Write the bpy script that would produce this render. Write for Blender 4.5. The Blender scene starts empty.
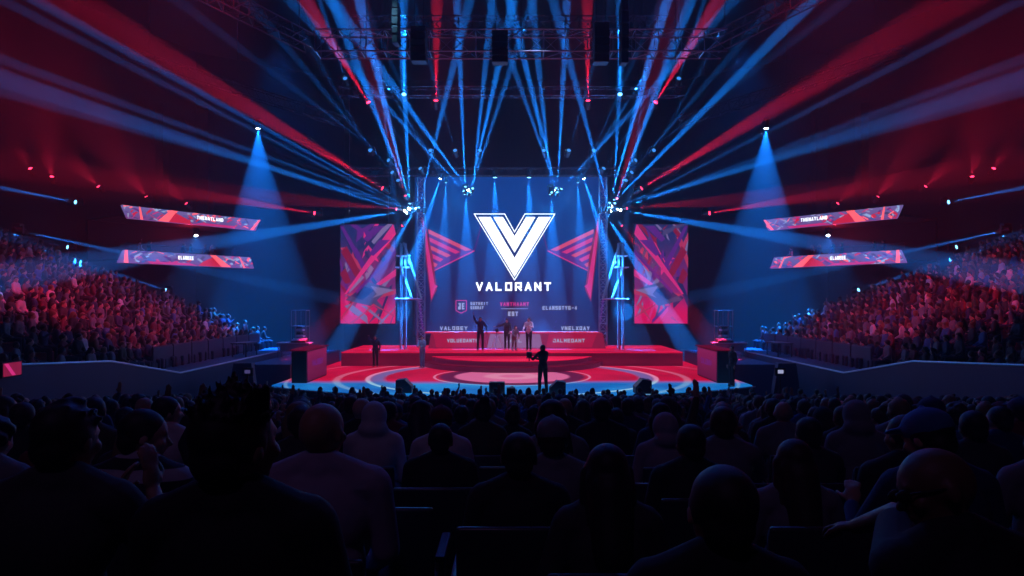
import bpy, bmesh, math, random
import numpy as np
from mathutils import Vector, Matrix, Euler
S = bpy.context.scene
C = S.collection
PI = math.pi
FP = 683.0
def P(px, py, d):
    return Vector(((px - 512) / FP * d, d, 4.4 + (300 - py) / FP * d))

# ------------------------------------------------------------------ camera
cam = bpy.data.cameras.new('camera'); co = bpy.data.objects.new('camera', cam); C.objects.link(co); S.camera = co
co.location = (0, 0, 4.4); co.rotation_euler = (PI / 2, 0, 0)
cam.sensor_width = 36; cam.lens = FP / 1024 * 36; cam.shift_y = 12 / 1024; cam.clip_start = 0.05; cam.clip_end = 300

# ------------------------------------------------------------------ materials
def mat(name, col, rough=0.6, metal=0.0, emit=None, es=1.0, noise=0.0, nscale=6.0, spec=0.5):
    m = bpy.data.materials.new(name); m.use_nodes = True
    nt = m.node_tree; b = nt.nodes['Principled BSDF']
    b.inputs['Base Color'].default_value = (*col, 1); b.inputs['Roughness'].default_value = rough
    b.inputs['Metallic'].default_value = metal; b.inputs['Specular IOR Level'].default_value = spec
    if emit:
        b.inputs['Emission Color'].default_value = (*emit, 1); b.inputs['Emission Strength'].default_value = es
    if noise:
        tc = nt.nodes.new('ShaderNodeTexCoord'); n = nt.nodes.new('ShaderNodeTexNoise'); n.inputs['Scale'].default_value = nscale
        n.inputs['Detail'].default_value = 4
        nt.links.new(tc.outputs['Object'], n.inputs['Vector'])
        mx = nt.nodes.new('ShaderNodeMix'); mx.data_type = 'RGBA'
        mx.inputs[6].default_value = (*[c * (1 - noise) for c in col], 1); mx.inputs[7].default_value = (*[min(1, c * (1 + noise)) for c in col], 1)
        nt.links.new(n.outputs['Fac'], mx.inputs[0]); nt.links.new(mx.outputs[2], b.inputs['Base Color'])
    return m
def emis(name, col, s=1.0):
    return mat(name, (0.01, 0.01, 0.01), 0.35, 0, col, s)

M = {}
M['concrete'] = mat('dark_concrete', (.05, .055, .07), .8, noise=.3, nscale=2)
M['carpet'] = mat('black_carpet', (.02, .02, .026), .95, noise=.3, nscale=30)
M['wall'] = mat('arena_wall', (.008, .008, .012), .85, noise=.35, nscale=.7)
M['ceiling'] = mat('ceiling_black', (.015, .015, .02), .9, noise=.3, nscale=.5)
M['bluewall'] = mat('navy_wall', (.028, .05, .11), .55, noise=.2, nscale=1.2)
M['panel'] = mat('barrier_panel', (.03, .04, .075), .5, noise=.15, nscale=3)
M['black'] = mat('matte_black', (.01, .01, .012), .6, noise=.2, nscale=20)
M['metal'] = mat('truss_aluminium', (.35, .36, .4), .35, .9, noise=.1, nscale=10)
M['dmetal'] = mat('dark_metal', (.06, .06, .07), .4, .8, noise=.1, nscale=10)
M['edge'] = mat('pale_edge', (.55, .6, .7), .4, .3, noise=.08, nscale=10)
M['seatf'] = mat('seat_fabric', (.02, .022, .035), .75, noise=.3, nscale=60)
M['seatp'] = mat('seat_plastic', (.035, .037, .05), .35, noise=.1, nscale=20)
M['deck'] = mat('stage_skirt', (.02, .025, .045), .6, noise=.2, nscale=3)
M['grey'] = mat('gear_grey', (.2, .22, .26), .5, noise=.15, nscale=12)
M['glassc'] = mat('lens_rim', (.05, .05, .06), .2, .3, noise=.05, nscale=10)
SKIN = [mat('skin_fair', (.50, .30, .22), .55, noise=.08, nscale=18), mat('skin_tan', (.36, .2, .13), .55, noise=.08, nscale=18), mat('skin_deep', (.15, .075, .045), .55, noise=.08, nscale=18)]
HAIR = [mat('hair_black', (.012, .01, .012), .6, noise=.3, nscale=90), mat('hair_brown', (.04, .022, .015), .6, noise=.3, nscale=90), mat('hair_fair', (.2, .13, .06), .6, noise=.3, nscale=90)]
SHC = {'black': (.014, .014, .018), 'charcoal': (.04, .04, .045), 'navy': (.015, .03, .09), 'grey': (.17, .17, .19), 'white': (.55, .54, .56),
       'maroon': (.16, .015, .025), 'olive': (.06, .06, .03), 'blue': (.04, .12, .3)}
SHIRT = {k: mat('cloth_' + k, v, .85, noise=.18, nscale=14) for k, v in SHC.items()}
SHN = list(SHIRT)
M['denim'] = mat('trouser_denim', (.02, .03, .06), .85, noise=.2, nscale=30)
M['shoe'] = mat('shoe_leather', (.015, .015, .015), .4, noise=.1, nscale=20)
M['stripe'] = mat('striped_jersey', (.3, .3, .34), .85)
nt = M['stripe'].node_tree
tc = nt.nodes.new('ShaderNodeTexCoord'); wv = nt.nodes.new('ShaderNodeTexWave'); wv.bands_direction = 'Z'; wv.inputs['Scale'].default_value = 3.2; wv.inputs['Distortion'].default_value = .6
rp = nt.nodes.new('ShaderNodeValToRGB'); rp.color_ramp.elements[0].position = .45; rp.color_ramp.elements[0].color = (.02, .02, .035, 1); rp.color_ramp.elements[1].position = .55; rp.color_ramp.elements[1].color = (.4, .4, .45, 1)
nt.links.new(tc.outputs['Object'], wv.inputs['Vector']); nt.links.new(wv.outputs['Fac'], rp.inputs['Fac']); nt.links.new(rp.outputs[0], nt.nodes['Principled BSDF'].inputs['Base Color'])
M['white_e'] = emis('screen_white', (.85, .9, 1), 2.0)
M['soft_e'] = emis('screen_lilac', (.55, .6, .95), .62)
M['pink_e'] = emis('screen_pink', (.8, .03, .25), .8)
M['red_e'] = emis('screen_red', (.8, .02, .07), .8)
M['dred_e'] = emis('screen_dark_red', (.28, .008, .05), .8)
M['purple_e'] = emis('screen_purple', (.14, .02, .3), .7)
M['navy_e'] = emis('screen_navy', (.02, .03, .18), .6)
M['blue_e'] = emis('screen_blue', (.03, .14, .55), .7)
M['cyan_e'] = emis('screen_cyan', (.15, .6, 1), .9)
M['salmon_e'] = emis('screen_salmon', (.85, .08, .2), .75)
M['slate_e'] = emis('screen_slate', (.1, .08, .26), .6)

# ------------------------------------------------------------------ object helpers
def tag(o, label=None, cat=None, group=None, kind=None):
    if label: o['label'] = label
    if cat: o['category'] = cat
    if group: o['group'] = group
    if kind: o['kind'] = kind
    return o
def empty(name, loc=(0, 0, 0), rz=0, label=None, cat=None, group=None):
    o = bpy.data.objects.new(name, None); C.objects.link(o); o.location = loc; o.rotation_euler = (0, 0, rz); o.empty_display_size = .2
    return tag(o, label, cat, group)
def obj(name, bm, m, parent=None, smooth=False, loc=None):
    me = bpy.data.meshes.new(name)
    bm.to_mesh(me); bm.free()
    for x in (m if isinstance(m, (list, tuple)) else [m]): me.materials.append(x)
    if smooth:
        for p in me.polygons: p.use_smooth = True
    o = bpy.data.objects.new(name, me); C.objects.link(o)
    if parent: o.parent = parent
    if loc is not None: o.location = loc
    return o
def box(bm, c, s, rot=None, mi=0):
    m = Matrix.Translation(c) @ (rot.to_4x4() if rot is not None else Matrix()) @ Matrix.Diagonal((*s, 1))
    r = bmesh.ops.create_cube(bm, size=1, matrix=m)
    if mi:
        for f in {f for v in r['verts'] for f in v.link_faces}: f.material_index = mi
    return r
def bbox_bev(bm, c, s, b=.02, rot=None):
    t = bmesh.new(); box(t, (0, 0, 0), s)
    bmesh.ops.bevel(t, geom=t.edges[:], offset=b, segments=2, affect='EDGES', profile=.6)
    m = Matrix.Translation(c) @ (rot.to_4x4() if rot is not None else Matrix())
    bmesh.ops.transform(t, matrix=m, verts=t.verts[:])
    tm = bpy.data.meshes.new('t'); t.to_mesh(tm); t.free(); bm.from_mesh(tm); bpy.data.meshes.remove(tm)
def rod(bm, a, b, r1, r2=None, seg=6, mi=0):
    a = Vector(a); b = Vector(b); d = b - a
    if d.length < 1e-6: return
    q = d.to_track_quat('Z', 'Y').to_matrix().to_4x4()
    r = bmesh.ops.create_cone(bm, cap_ends=True, segments=seg, radius1=r1, radius2=r1 if r2 is None else r2, depth=d.length, matrix=Matrix.Translation((a + b) / 2) @ q)
    if mi:
        for f in {f for v in r['verts'] for f in v.link_faces}: f.material_index = mi
def ball(bm, c, r, sub=2, rot=None):
    if not hasattr(r, '__len__'): r = (r, r, r)
    m = Matrix.Translation(c) @ (rot.to_4x4() if rot is not None else Matrix()) @ Matrix.Diagonal((*r, 1))
    bmesh.ops.create_icosphere(bm, subdivisions=sub, radius=1, matrix=m)
def poly(bm, pts, mi=0):
    f = bm.faces.new([bm.verts.new(p) for p in pts]); f.material_index = mi; return f
def prism(bm, prof, ax, a, b):
    """extrude a 2D profile along axis ax (0 x, 1 y, 2 z) from a to b"""
    def mk(p, t):
        if ax == 0: return (t, p[0], p[1])
        if ax == 1: return (p[0], t, p[1])
        return (p[0], p[1], t)
    v0 = [bm.verts.new(mk(p, a)) for p in prof]; v1 = [bm.verts.new(mk(p, b)) for p in prof]
    bm.faces.new(v0); bm.faces.new(v1[::-1])
    for i in range(len(prof)):
        j = (i + 1) % len(prof); bm.faces.new((v0[i], v1[i], v1[j], v0[j]))
    bmesh.ops.recalc_face_normals(bm, faces=bm.faces[:])
def copy_tree(o, parent=None):
    c = o.copy(); C.objects.link(c)
    if parent: c.parent = parent
    for ch in list(o.children): copy_tree(ch, c)
    return c

# ------------------------------------------------------------------ haze filling the hall
w = bpy.data.worlds.new('world'); S.world = w; w.use_nodes = True; n = w.node_tree; n.nodes.clear()
wo = n.nodes.new('ShaderNodeOutputWorld'); v = n.nodes.new('ShaderNodeVolumeScatter'); v.inputs['Density'].default_value = 0.0034; v.inputs['Anisotropy'].default_value = 0.1
v.inputs['Color'].default_value = (.9, .92, 1, 1)
n.links.new(v.outputs[0], wo.inputs['Volume'])

# ------------------------------------------------------------------ setting
def struct(name, bm, m, smooth=False):
    o = obj(name, bm, m, None, smooth); o['kind'] = 'structure'; return o
PITCH = .92; ROW0 = 1.7
def floor_z(i): return 2.97 - .135 * (ROW0 + i * PITCH)
NROW = 23
bm = bmesh.new()
prof = [(-6, -1), (-6, floor_z(0))]
for i in range(NROW):
    y1 = ROW0 + i * PITCH + .65
    prof += [(y1, floor_z(i)), (y1, floor_z(i + 1) if i < NROW - 1 else 0)]
prof += [(62, 0), (62, -1)]
prism(bm, prof, 0, -40, 40)
struct('floor', bm, M['carpet'])
bm = bmesh.new(); box(bm, (0, 28, 24.2), (84, 72, .4)); struct('ceiling', bm, M['ceiling'])
bm = bmesh.new(); box(bm, (0, 61.2, 12), (84, .4, 26)); struct('wall_back', bm, M['wall'])
bm = bmesh.new(); box(bm, (0, -6.2, 12), (84, .4, 26)); struct('wall_rear', bm, M['wall'])
for s, nm in ((-1, 'left'), (1, 'right')):
    bm = bmesh.new()
    pts = [(31.5, -6), (31.5, 38), (25, 54), (15, 61)]
    prof = [(s * a, b) for a, b in pts] + [(s * (a + 1), b) for a, b in pts[::-1]]
    prism(bm, prof, 2, -.5, 24); struct('wall_' + nm, bm, M['wall'])

# side stands: stepped banks
SR, SP = .85, .33
def stand_z(k): return 2.0 + k * SP - .35
NST = 19
for s, nm in ((-1, 'left'), (1, 'right')):
    bm = bmesh.new(); prof = [(s * 13.1, -.5), (s * 13.1, stand_z(0))]
    for k in range(NST):
        x1 = s * (13.1 + (k + 1) * SR)
        prof += [(x1, stand_z(k)), (x1, stand_z(k + 1) if k < NST - 1 else -.5)]
    prism(bm, prof, 1, 11, 36.6); struct('floor_stand_' + nm, bm, M['concrete'])
    # walkway wall with sloping top
    bm = bmesh.new()
    prism(bm, [(8, -.5), (36.6, -.5), (36.6, 1.85), (23.7, 1.85), (19.6, 2.62), (14, 3.0), (8, 3.6)], 0, s * 11.5, s * 13.08)
    struct('wall_walkway_' + nm, bm, M['bluewall'])
    bm = bmesh.new()
    for a, b in (((36.6, 1.87), (23.7, 1.87)), ((23.7, 1.87), (19.6, 2.64)), ((19.6, 2.64), (14, 3.02)), ((14, 3.02), (8, 3.62))):
        rod(bm, (s * 11.52, *a), (s * 11.52, *b), .035, seg=8)
    struct('trim_walkway_' + nm, bm, M['edge'])
    # side platform between stage and stand
    bm = bmesh.new(); prism(bm, [(29.6, -.2), (38, -.2), (38, 1.6), (29.6, 1.6)], 0, s * 9.6, s * 11.48)
    struct('floor_side_platform_' + nm, bm, M['bluewall'])

# ------------------------------------------------------------------ node expression helper
class NX:
    def __init__(s, nt, sock): s.nt = nt; s.k = sock
    def _m(s, op, o=None, p=None):
        n = s.nt.nodes.new('ShaderNodeMath'); n.operation = op
        s.nt.links.new(s.k, n.inputs[0])
        for i, q in ((1, o), (2, p)):
            if q is None: continue
            if isinstance(q, NX): s.nt.links.new(q.k, n.inputs[i])
            else: n.inputs[i].default_value = q
        return NX(s.nt, n.outputs[0])
    def __add__(s, o): return s._m('ADD', o)
    def __sub__(s, o): return s._m('SUBTRACT', o)
    def __mul__(s, o): return s._m('MULTIPLY', o)
    def step(s, a, b):
        n = s.nt.nodes.new('ShaderNodeMapRange'); n.interpolation_type = 'SMOOTHSTEP'; s.nt.links.new(s.k, n.inputs[0]); n.inputs[1].default_value = a; n.inputs[2].default_value = b
        return NX(s.nt, n.outputs[0])
    def band(s, c, w): # 1 at c, falling to 0 at distance w
        return (s - c)._m('ABSOLUTE').step(w, w * .35)
def mixc(nt, f, a, b):
    m = nt.nodes.new('ShaderNodeMix'); m.data_type = 'RGBA'
    nt.links.new(f.k, m.inputs[0])
    for i, q in ((6, a), (7, b)):
        if isinstance(q, tuple): m.inputs[i].default_value = (*q, 1)
        else: nt.links.new(q, m.inputs[i])
    return m.outputs[2]
def led_floor():
    m = mat('led_floor', (.006, .006, .008), .5, 0, (1, 1, 1), 1.0, spec=.03); nt = m.node_tree; b = nt.nodes['Principled BSDF']
    geo = nt.nodes.new('ShaderNodeTexCoord'); sp = nt.nodes.new('ShaderNodeSeparateXYZ'); nt.links.new(geo.outputs['Object'], sp.inputs[0])
    x = NX(nt, sp.outputs[0]); y = NX(nt, sp.outputs[1]) - 30.5
    r = (x * x + y * y)._m('SQRT')
    no = nt.nodes.new('ShaderNodeTexNoise'); no.inputs['Scale'].default_value = .35; no.inputs['Detail'].default_value = 5; nt.links.new(geo.outputs['Object'], no.inputs['Vector'])
    nz = NX(nt, no.outputs['Fac']) - .5
    yy = y + nz * 1.4
    front = yy.step(-1.9, -2.9)
    red = mixc(nt, (nz + .5).step(.3, .7), (.56, .001, .028), (.8, .003, .055))
    blue = mixc(nt, (nz + .5).step(.35, .65), (.004, .15, .6), (.02, .33, .85))
    mid = mixc(nt, yy.step(-1.4, -2.2), red, (.35, .1, .42))
    base = mixc(nt, front, mid, blue)
    base = mixc(nt, r.step(3.4, 3.1), base, (.16, .008, .06))            # dark ring
    base = mixc(nt, r.step(2.65, 2.45), base, (.85, .16, .38))            # pink disc
    base = mixc(nt, r.band(.9, .5), base, (.95, .3, .5))
    lw = (1.0, .35, .6); lb = (.45, .8, 1.0)
    ringcol = mixc(nt, y.step(-1.0, -2.6), lw, lb)
    for rr, ww, am in ((3.45, .08, .7), (6.3, .16, .9), (7.6, .22, .35), (9.6, .1, .3)):
        base = mixc(nt, r.band(rr, ww) * am, base, ringcol)
    # crescent of blue inside the ring on both sides
    ax = x._m('ABSOLUTE')
    base = mixc(nt, r.band(5.9, .45) * ax.step(3.5, 5.2) * .7, base, (.05, .2, .6))
    nt.links.new(base, b.inputs['Emission Color']); b.inputs['Emission Strength'].default_value = .78
    return m
M['ledfloor'] = led_floor()

# ------------------------------------------------------------------ stage
stage = empty('stage', (0, 0, 0), 0, 'round stage with a glowing red and blue LED floor in front of the big screen', 'stage')
R0 = 15.8; CY = 39.7
arc = [(R0 * math.sin(t), CY - R0 * math.cos(t)) for t in np.linspace(-.66, .66, 61)]
def slab(pts, z0, z1):
    bm = bmesh.new(); prism(bm, pts, 2, z0, z1); return bm
foot = arc + [(9.55, 41), (-9.55, 41)]
foot = [(max(-9.58, min(9.58, a)), b) for a, b in foot]
foot2 = [(a, b) for a, b in foot]
obj('stage_body', slab([(a * .995, b + .03) for a, b in foot2], 0, .97), M['deck'], stage)
obj('led_floor', slab(foot2, .97, 1.0), M['ledfloor'], stage)
bm = bmesh.new()
for a, b in zip(arc[:-1], arc[1:]):
    if abs(a[0]) < 9.6: rod(bm, (a[0], a[1] - .02, .95), (b[0], b[1] - .02, .95), .03, seg=6)
obj('edge_trim', bm, M['edge'], stage)
M['riser_face'] = mat('riser_face_painted_glow', (.02, .004, .006), .6, 0, (.13, .001, .018), .8, noise=.2, spec=.03)  # emission stands in for red wash light on the riser front
M['riser_top'] = mat('riser_top_painted_glow', (.02, .005, .01), .4, 0, (.8, .003, .05), .8, noise=.2, spec=.03)  # red wash on the deck put in as emission
M['step_face'] = mat('step_face_painted_glow', (.03, .01, .02), .4, 0, (.09, .004, .03), .7, noise=.2)  # faint red light on the steps, also painted as emission
for mm, sc in (('riser_face', 1.5), ('riser_top', .9)):
    nt = M[mm].node_tree; b = nt.nodes['Principled BSDF']
    tc = nt.nodes.new('ShaderNodeTexCoord'); mp = nt.nodes.new('ShaderNodeMapping'); mp.inputs['Scale'].default_value = (.25, 1.2, 1.5)
    no = nt.nodes.new('ShaderNodeTexNoise'); no.inputs['Scale'].default_value = sc; no.inputs['Detail'].default_value = 3
    nt.links.new(tc.outputs['Object'], mp.inputs[0]); nt.links.new(mp.outputs[0], no.inputs['Vector'])
    rp = nt.nodes.new('ShaderNodeValToRGB'); c = b.inputs['Emission Color'].default_value[:]
    rp.color_ramp.elements[0].position = .35; rp.color_ramp.elements[0].color = (c[0] * .7, c[1] * .7, c[2] * .8, 1)
    rp.color_ramp.elements[1].position = .68; rp.color_ramp.elements[1].color = (c[0] * 1.4, c[1] * 3, c[2] * 1.5, 1)
    nt.links.new(no.outputs['Fac'], rp.inputs['Fac']); nt.links.new(rp.outputs[0], b.inputs['Emission Color'])
riser = empty('stage_riser', (0, 35.2, 1.0), 0, 'wide riser with red wash light painted on, across the rear of the stage', 'riser')
bm = bmesh.new(); box(bm, (0, 2.6, .33), (17.6, 5.2, .66)); obj('riser_body', bm, M['riser_face'], riser)
bm = bmesh.new(); box(bm, (0, 2.6, .69), (17.6, 5.2, .06)); obj('riser_deck', bm, M['riser_top'], riser)
steps = empty('stage_steps', (0, 36.2, 1.0), 0, 'dark curved steps leading up to the centre of the red riser', 'steps')
for r, h in ((4.7, .26), (4.1, .50)):
    pts = []
    for t in np.linspace(0, PI, 49):
        pts.append((r * math.cos(t), -r * math.sin(t) * .93))
    pts = [(a, min(b, -1.03)) for a, b in pts]
    bm = bmesh.new(); prism(bm, pts, 2, 0 if h < .3 else .26, h - .04); st = obj('step', bm, M['step_face'], steps)
    bm = bmesh.new(); prism(bm, pts, 2, h - .04, h); obj('tread', bm, M['riser_top'] if h > .4 else M['riser_face'], st)

# ------------------------------------------------------------------ stroke lettering
G = {
 'V': [[(0, 1), (.5, 0), (1, 1)]], 'A': [[(0, 0), (.5, 1), (1, 0)], [(.28, .3), (.85, .3)]], 'L': [[(0, 1), (0, 0), (.85, 0)]],
 'O': [[(0, 0), (0, 1), (1, 1), (1, 0), (0, 0)]], 'R': [[(0, 0), (0, 1), (1, 1), (1, .42), (0, .42)], [(.5, .42), (1, 0)]],
 'N': [[(0, 0), (0, 1), (1, 0), (1, 1)]], 'T': [[(0, 1), (1, 1)], [(.5, 1), (.5, 0)]], 'B': [[(0, 0), (0, 1), (.9, 1), (.9, .5), (0, .5)], [(.9, .5), (1, .5), (1, 0), (0, 0)]],
 'E': [[(.95, 1), (0, 1), (0, 0), (.95, 0)], [(0, .5), (.8, .5)]], 'Y': [[(0, 1), (.5, .48), (1, 1)], [(.5, .48), (.5, 0)]], 'X': [[(0, 0), (1, 1)], [(0, 1), (1, 0)]],
 'S': [[(1, 1), (0, 1), (0, .5), (1, .5), (1, 0), (0, 0)]], 'U': [[(0, 1), (0, 0), (1, 0), (1, 1)]], 'H': [[(0, 0), (0, 1)], [(1, 0), (1, 1)], [(0, .5), (1, .5)]],
 'D': [[(0, 0), (0, 1), (.7, 1), (1, .7), (1, .3), (.7, 0), (0, 0)]], 'G': [[(1, 1), (0, 1), (0, 0), (1, 0), (1, .5), (.5, .5)]], 'J': [[(.3, 1), (1, 1), (1, 0), (0, 0), (0, .3)]],
 'M': [[(0, 0), (0, 1), (.5, .35), (1, 1), (1, 0)]], 'I': [[(.5, 0), (.5, 1)]], 'C': [[(1, 1), (0, 1), (0, 0), (1, 0)]], '-': [[(.2, .5), (.8, .5)]], '4': [[(.7, 0), (.7, 1), (0, .35), (1, .35)]],
 'P': [[(0, 0), (0, 1), (1, 1), (1, .45), (0, .45)]], 'F': [[(0, 0), (0, 1), (1, 1)], [(0, .5), (.8, .5)]]}
def lettering(bm, text, width, height, thick, mapf, gap=.28):
    """strokes as flat bars; mapf maps (u,v) in metres, centred, to 3D"""
    n = len(text); adv = width / (n - gap / (1 + gap) if n > 1 else 1) ; cw = adv / (1 + gap)
    cw -= thick; x = -width / 2 + thick / 2
    for ch in text:
        for pl in G.get(ch, []):
            pts = [Vector((x + a * cw, (b - .5) * (height - thick), 0)) for a, b in pl]
            for p, q in zip(pts[:-1], pts[1:]):
                d = (q - p).normalized(); nn = Vector((-d.y, d.x, 0)) * thick / 2; e = d * thick / 2
                poly(bm, [mapf(*(v.xy)) for v in (p - e - nn, q + e - nn, q + e + nn, p - e + nn)])
        x += adv
def wallmap(px, py, d, off=.03):
    c = P(px, py, d); return lambda u, v: (c.x + u, c.y - off, c.z + v)
def text_on(parent, name, text, px0, px1, py0, py1, d, m, thick=.16, off=.03):
    sc = d / FP; wd = (px1 - px0) * sc; h = (py1 - py0) * sc
    bm = bmesh.new(); lettering(bm, text, wd, h, h * thick, wallmap((px0 + px1) / 2, (py0 + py1) / 2, d, off), .42 if h > .4 else .36); return obj(name, bm, m, parent)

# ------------------------------------------------------------------ main screen
def screen_mat():
    m = mat('main_screen_glow', (.01, .01, .012), .4, 0, (1, 1, 1), .5); nt = m.node_tree; b = nt.nodes['Principled BSDF']
    t = nt.nodes.new('ShaderNodeTexCoord'); sp = nt.nodes.new('ShaderNodeSeparateXYZ'); nt.links.new(t.outputs['Object'], sp.inputs[0])
    no = nt.nodes.new('ShaderNodeTexNoise'); no.inputs['Scale'].default_value = .5; no.inputs['Detail'].default_value = 2; nt.links.new(t.outputs['Object'], no.inputs['Vector'])
    nz = NX(nt, no.outputs['Fac']) - .5
    x = NX(nt, sp.outputs[0]); z = NX(nt, sp.outputs[2])
    up = (z + nz * 2).step(3.2, 9.5)
    side = ((x._m('ABSOLUTE')) + nz * 1.5).step(1.2, 5.0)
    low = mixc(nt, side, (.045, .002, .08), (.012, .01, .12))
    hi = mixc(nt, side, (.003, .08, .5), (.003, .05, .36))
    nt.links.new(mixc(nt, up, low, hi), b.inputs['Emission Color']); b.inputs['Emission Strength'].default_value = .5
    return m
D = 41
scr = empty('main_screen', P(512, 336, D), 0, 'huge blue and purple LED screen behind the stage showing a white V logo', 'screen')
so = P(512, 336, D)
def sobj(name, bm, m, parent):
    o = obj(name, bm, m, parent); o.matrix_parent_inverse = Matrix.Translation(-Vector(so)); return o
bm = bmesh.new(); x0, z0 = P(414, 336, D).x, P(414, 336, D).z; x1, z1 = P(607, 176, D).x, P(607, 176, D).z
pan = bmesh.new(); box(pan, ((x0 + x1) / 2, D + .1, (z0 + z1) / 2), (x1 - x0, .2, z1 - z0)); sobj('panel', pan, screen_mat(), scr)
bm = bmesh.new()
for xx in (x0, x1): box(bm, (xx, D + .1, (z0 + z1) / 2), (.12, .3, z1 - z0 + .1))
for zz in (z0, z1): box(bm, ((x0 + x1) / 2, D + .1, zz), (x1 - x0, .3, .1))
sobj('frame', bm, M['black'], scr)
def crop2(pts): return [(430 + a / 5.69, 200 + b / 5.69) for a, b in pts]
def flat(bm, pts, d, off): 
    for p in [pts]: poly(bm, [(P(a, b, d).x, d - off, P(a, b, d).z) for a, b in p])
bm = bmesh.new()
for pg in ([(275, 97), (345, 97), (481, 330), (481, 437)], [(481, 330), (617, 97), (688, 97), (481, 437)], [(360, 97), (415, 97), (481, 205), (481, 300)], [(481, 205), (547, 97), (600, 97), (481, 300)]):
    flat(bm, crop2(pg), D, .04)
lp = [(252, 80), (425, 80), (481, 182), (540, 80), (710, 80), (481, 455)]
lp = [Vector((*p, 0)) for p in crop2(lp)]
for i in range(6):
    p, q = lp[i], lp[(i + 1) % 6]; d = (q - p).normalized(); nn = Vector((-d.y, d.x, 0)) * .42; e = d * .42
    flat(bm, [tuple(v.xy) for v in (p - e - nn, q + e - nn, q + e + nn, p - e + nn)], D, .04)
em = sobj('emblem', bm, M['white_e'], scr); em['label'] = 'white double V emblem inside a thin white outline'
def stext(*a, **k):
    o = text_on(scr, *a, **k); o.matrix_parent_inverse = Matrix.Translation(-Vector(so)); return o
stext('lettering', 'VALORANT', 476, 551, 282.3, 290.8, D, M['white_e'], .21)
stext('lettering', 'SUTHEIT', 470.5, 488, 302, 305, D, M['soft_e'], .26)
stext('lettering', 'SUNDAY', 470.5, 483.5, 306.2, 309.2, D, M['soft_e'], .26)
stext('lettering', 'VANTHAANT', 500, 529, 302.2, 306, D, M['pink_e'], .24)
stext('lettering', 'EST', 508, 518, 311.5, 316, D, M['soft_e'], .3)
stext('lettering', 'ELAMSGTYG-4', 542.5, 577, 306, 309.8, D, M['soft_e'], .24)
stext('lettering', 'VALOBEY', 440, 467.5, 326.3, 330.2, D, M['soft_e'], .24)
stext('lettering', 'VNELXOAY', 561, 589.5, 326.3, 330.2, D, M['soft_e'], .24)
bm = bmesh.new(); flat(bm, [(501, 308.4), (528, 308.4), (528, 309), (501, 309)], D, .04); sobj('underline', bm, M['soft_e'], scr)
bm = bmesh.new()
sh = [(456, 300.5), (466.5, 300.5), (466.5, 310.5), (461.2, 313.2), (456, 310.5)]
for i in range(5):
    p, q = Vector((*sh[i], 0)), Vector((*sh[(i + 1) % 5], 0)); d = (q - p).normalized(); nn = Vector((-d.y, d.x, 0)) * .4
    flat(bm, [tuple(v.xy) for v in (p - nn, q - nn, q + nn, p + nn)], D, .04)
sobj('shield_outline', bm, M['pink_e'], scr)
stext('lettering', 'JE', 458, 464.6, 303, 309.4, D, M['soft_e'], .22)
# pink winged graphics with stripes and edge blades on the screen
wings = [bmesh.new(), bmesh.new()]; wm = [M['pink_e'], M['purple_e'], M['salmon_e'], M['dred_e']]
def F(pts, mi, off):
    for mir in (0, 1):
        p2 = [((1022 - a) if mir else a, b) for a, b in pts]
        f = poly(wings[mir], [(P(a, b, D).x, D - off, P(a, b, D).z) for a, b in p2], mi)
F([(428, 229), (474, 251), (434, 270)], 1, .03)
for k in range(5):   # slanted bright stripes across the wing
    t0 = k / 5; t1 = t0 + .11
    def L(t): # along the left edge
        return (428 + 6 * t, 229 + 41 * t)
    def Rr(t): return (474 - 40 * t, 251 + 19 * t)
    a, b, c, d2 = L(t0), Rr(max(0, t0 * 1.0)), Rr(t1), L(t1)
    F([a, (a[0] + (b[0] - a[0]) * (.95 - .1 * k), a[1] + (b[1] - a[1]) * (.95 - .1 * k)), (d2[0] + (c[0] - d2[0]) * (.9 - .1 * k), d2[1] + (c[1] - d2[1]) * (.9 - .1 * k)), d2], 0 if k % 2 else 2, .035)
F([(474, 250.3), (475, 251.2), (434, 271.3), (434, 270.2)], 0, .04)
F([(421, 218), (424, 217), (432.5, 255), (437, 290), (431, 302)], 3, .045)
F([(422.5, 220), (424.5, 222), (435.5, 289), (431.5, 299)], 0, .05)
F([(438, 286.5), (434.5, 284), (434.5, 289)], 0, .05)
F([(474, 250), (475, 250), (484.5, 217), (483.5, 217)], 1, .035)
F([(418, 300), (420, 300), (424, 330), (422, 330)], 1, .035)
for wing in wings: sobj('wing_graphic', wing, wm, scr)
random.seed(5); bm = bmesh.new()     # fine flecks drifting over the screen picture
for i in range(46):
    a, b = random.uniform(420, 602), random.uniform(258, 332); s1, s2 = random.uniform(-1.6, 1.6), random.uniform(.6, 2.4)
    if 452 < a < 580 and 278 < b < 318: continue
    poly(bm, [(P(a, b, D).x, D - .033, P(a, b, D).z), (P(a + s1, b + s2, D).x, D - .033, P(a, b + s2, D).z), (P(a + s1 + .5, b + s2, D).x, D - .033, P(a, b + s2, D).z), (P(a + .5, b, D).x, D - .033, P(a, b, D).z)])
sobj('fleck_pattern', bm, M['purple_e'], scr)

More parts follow.
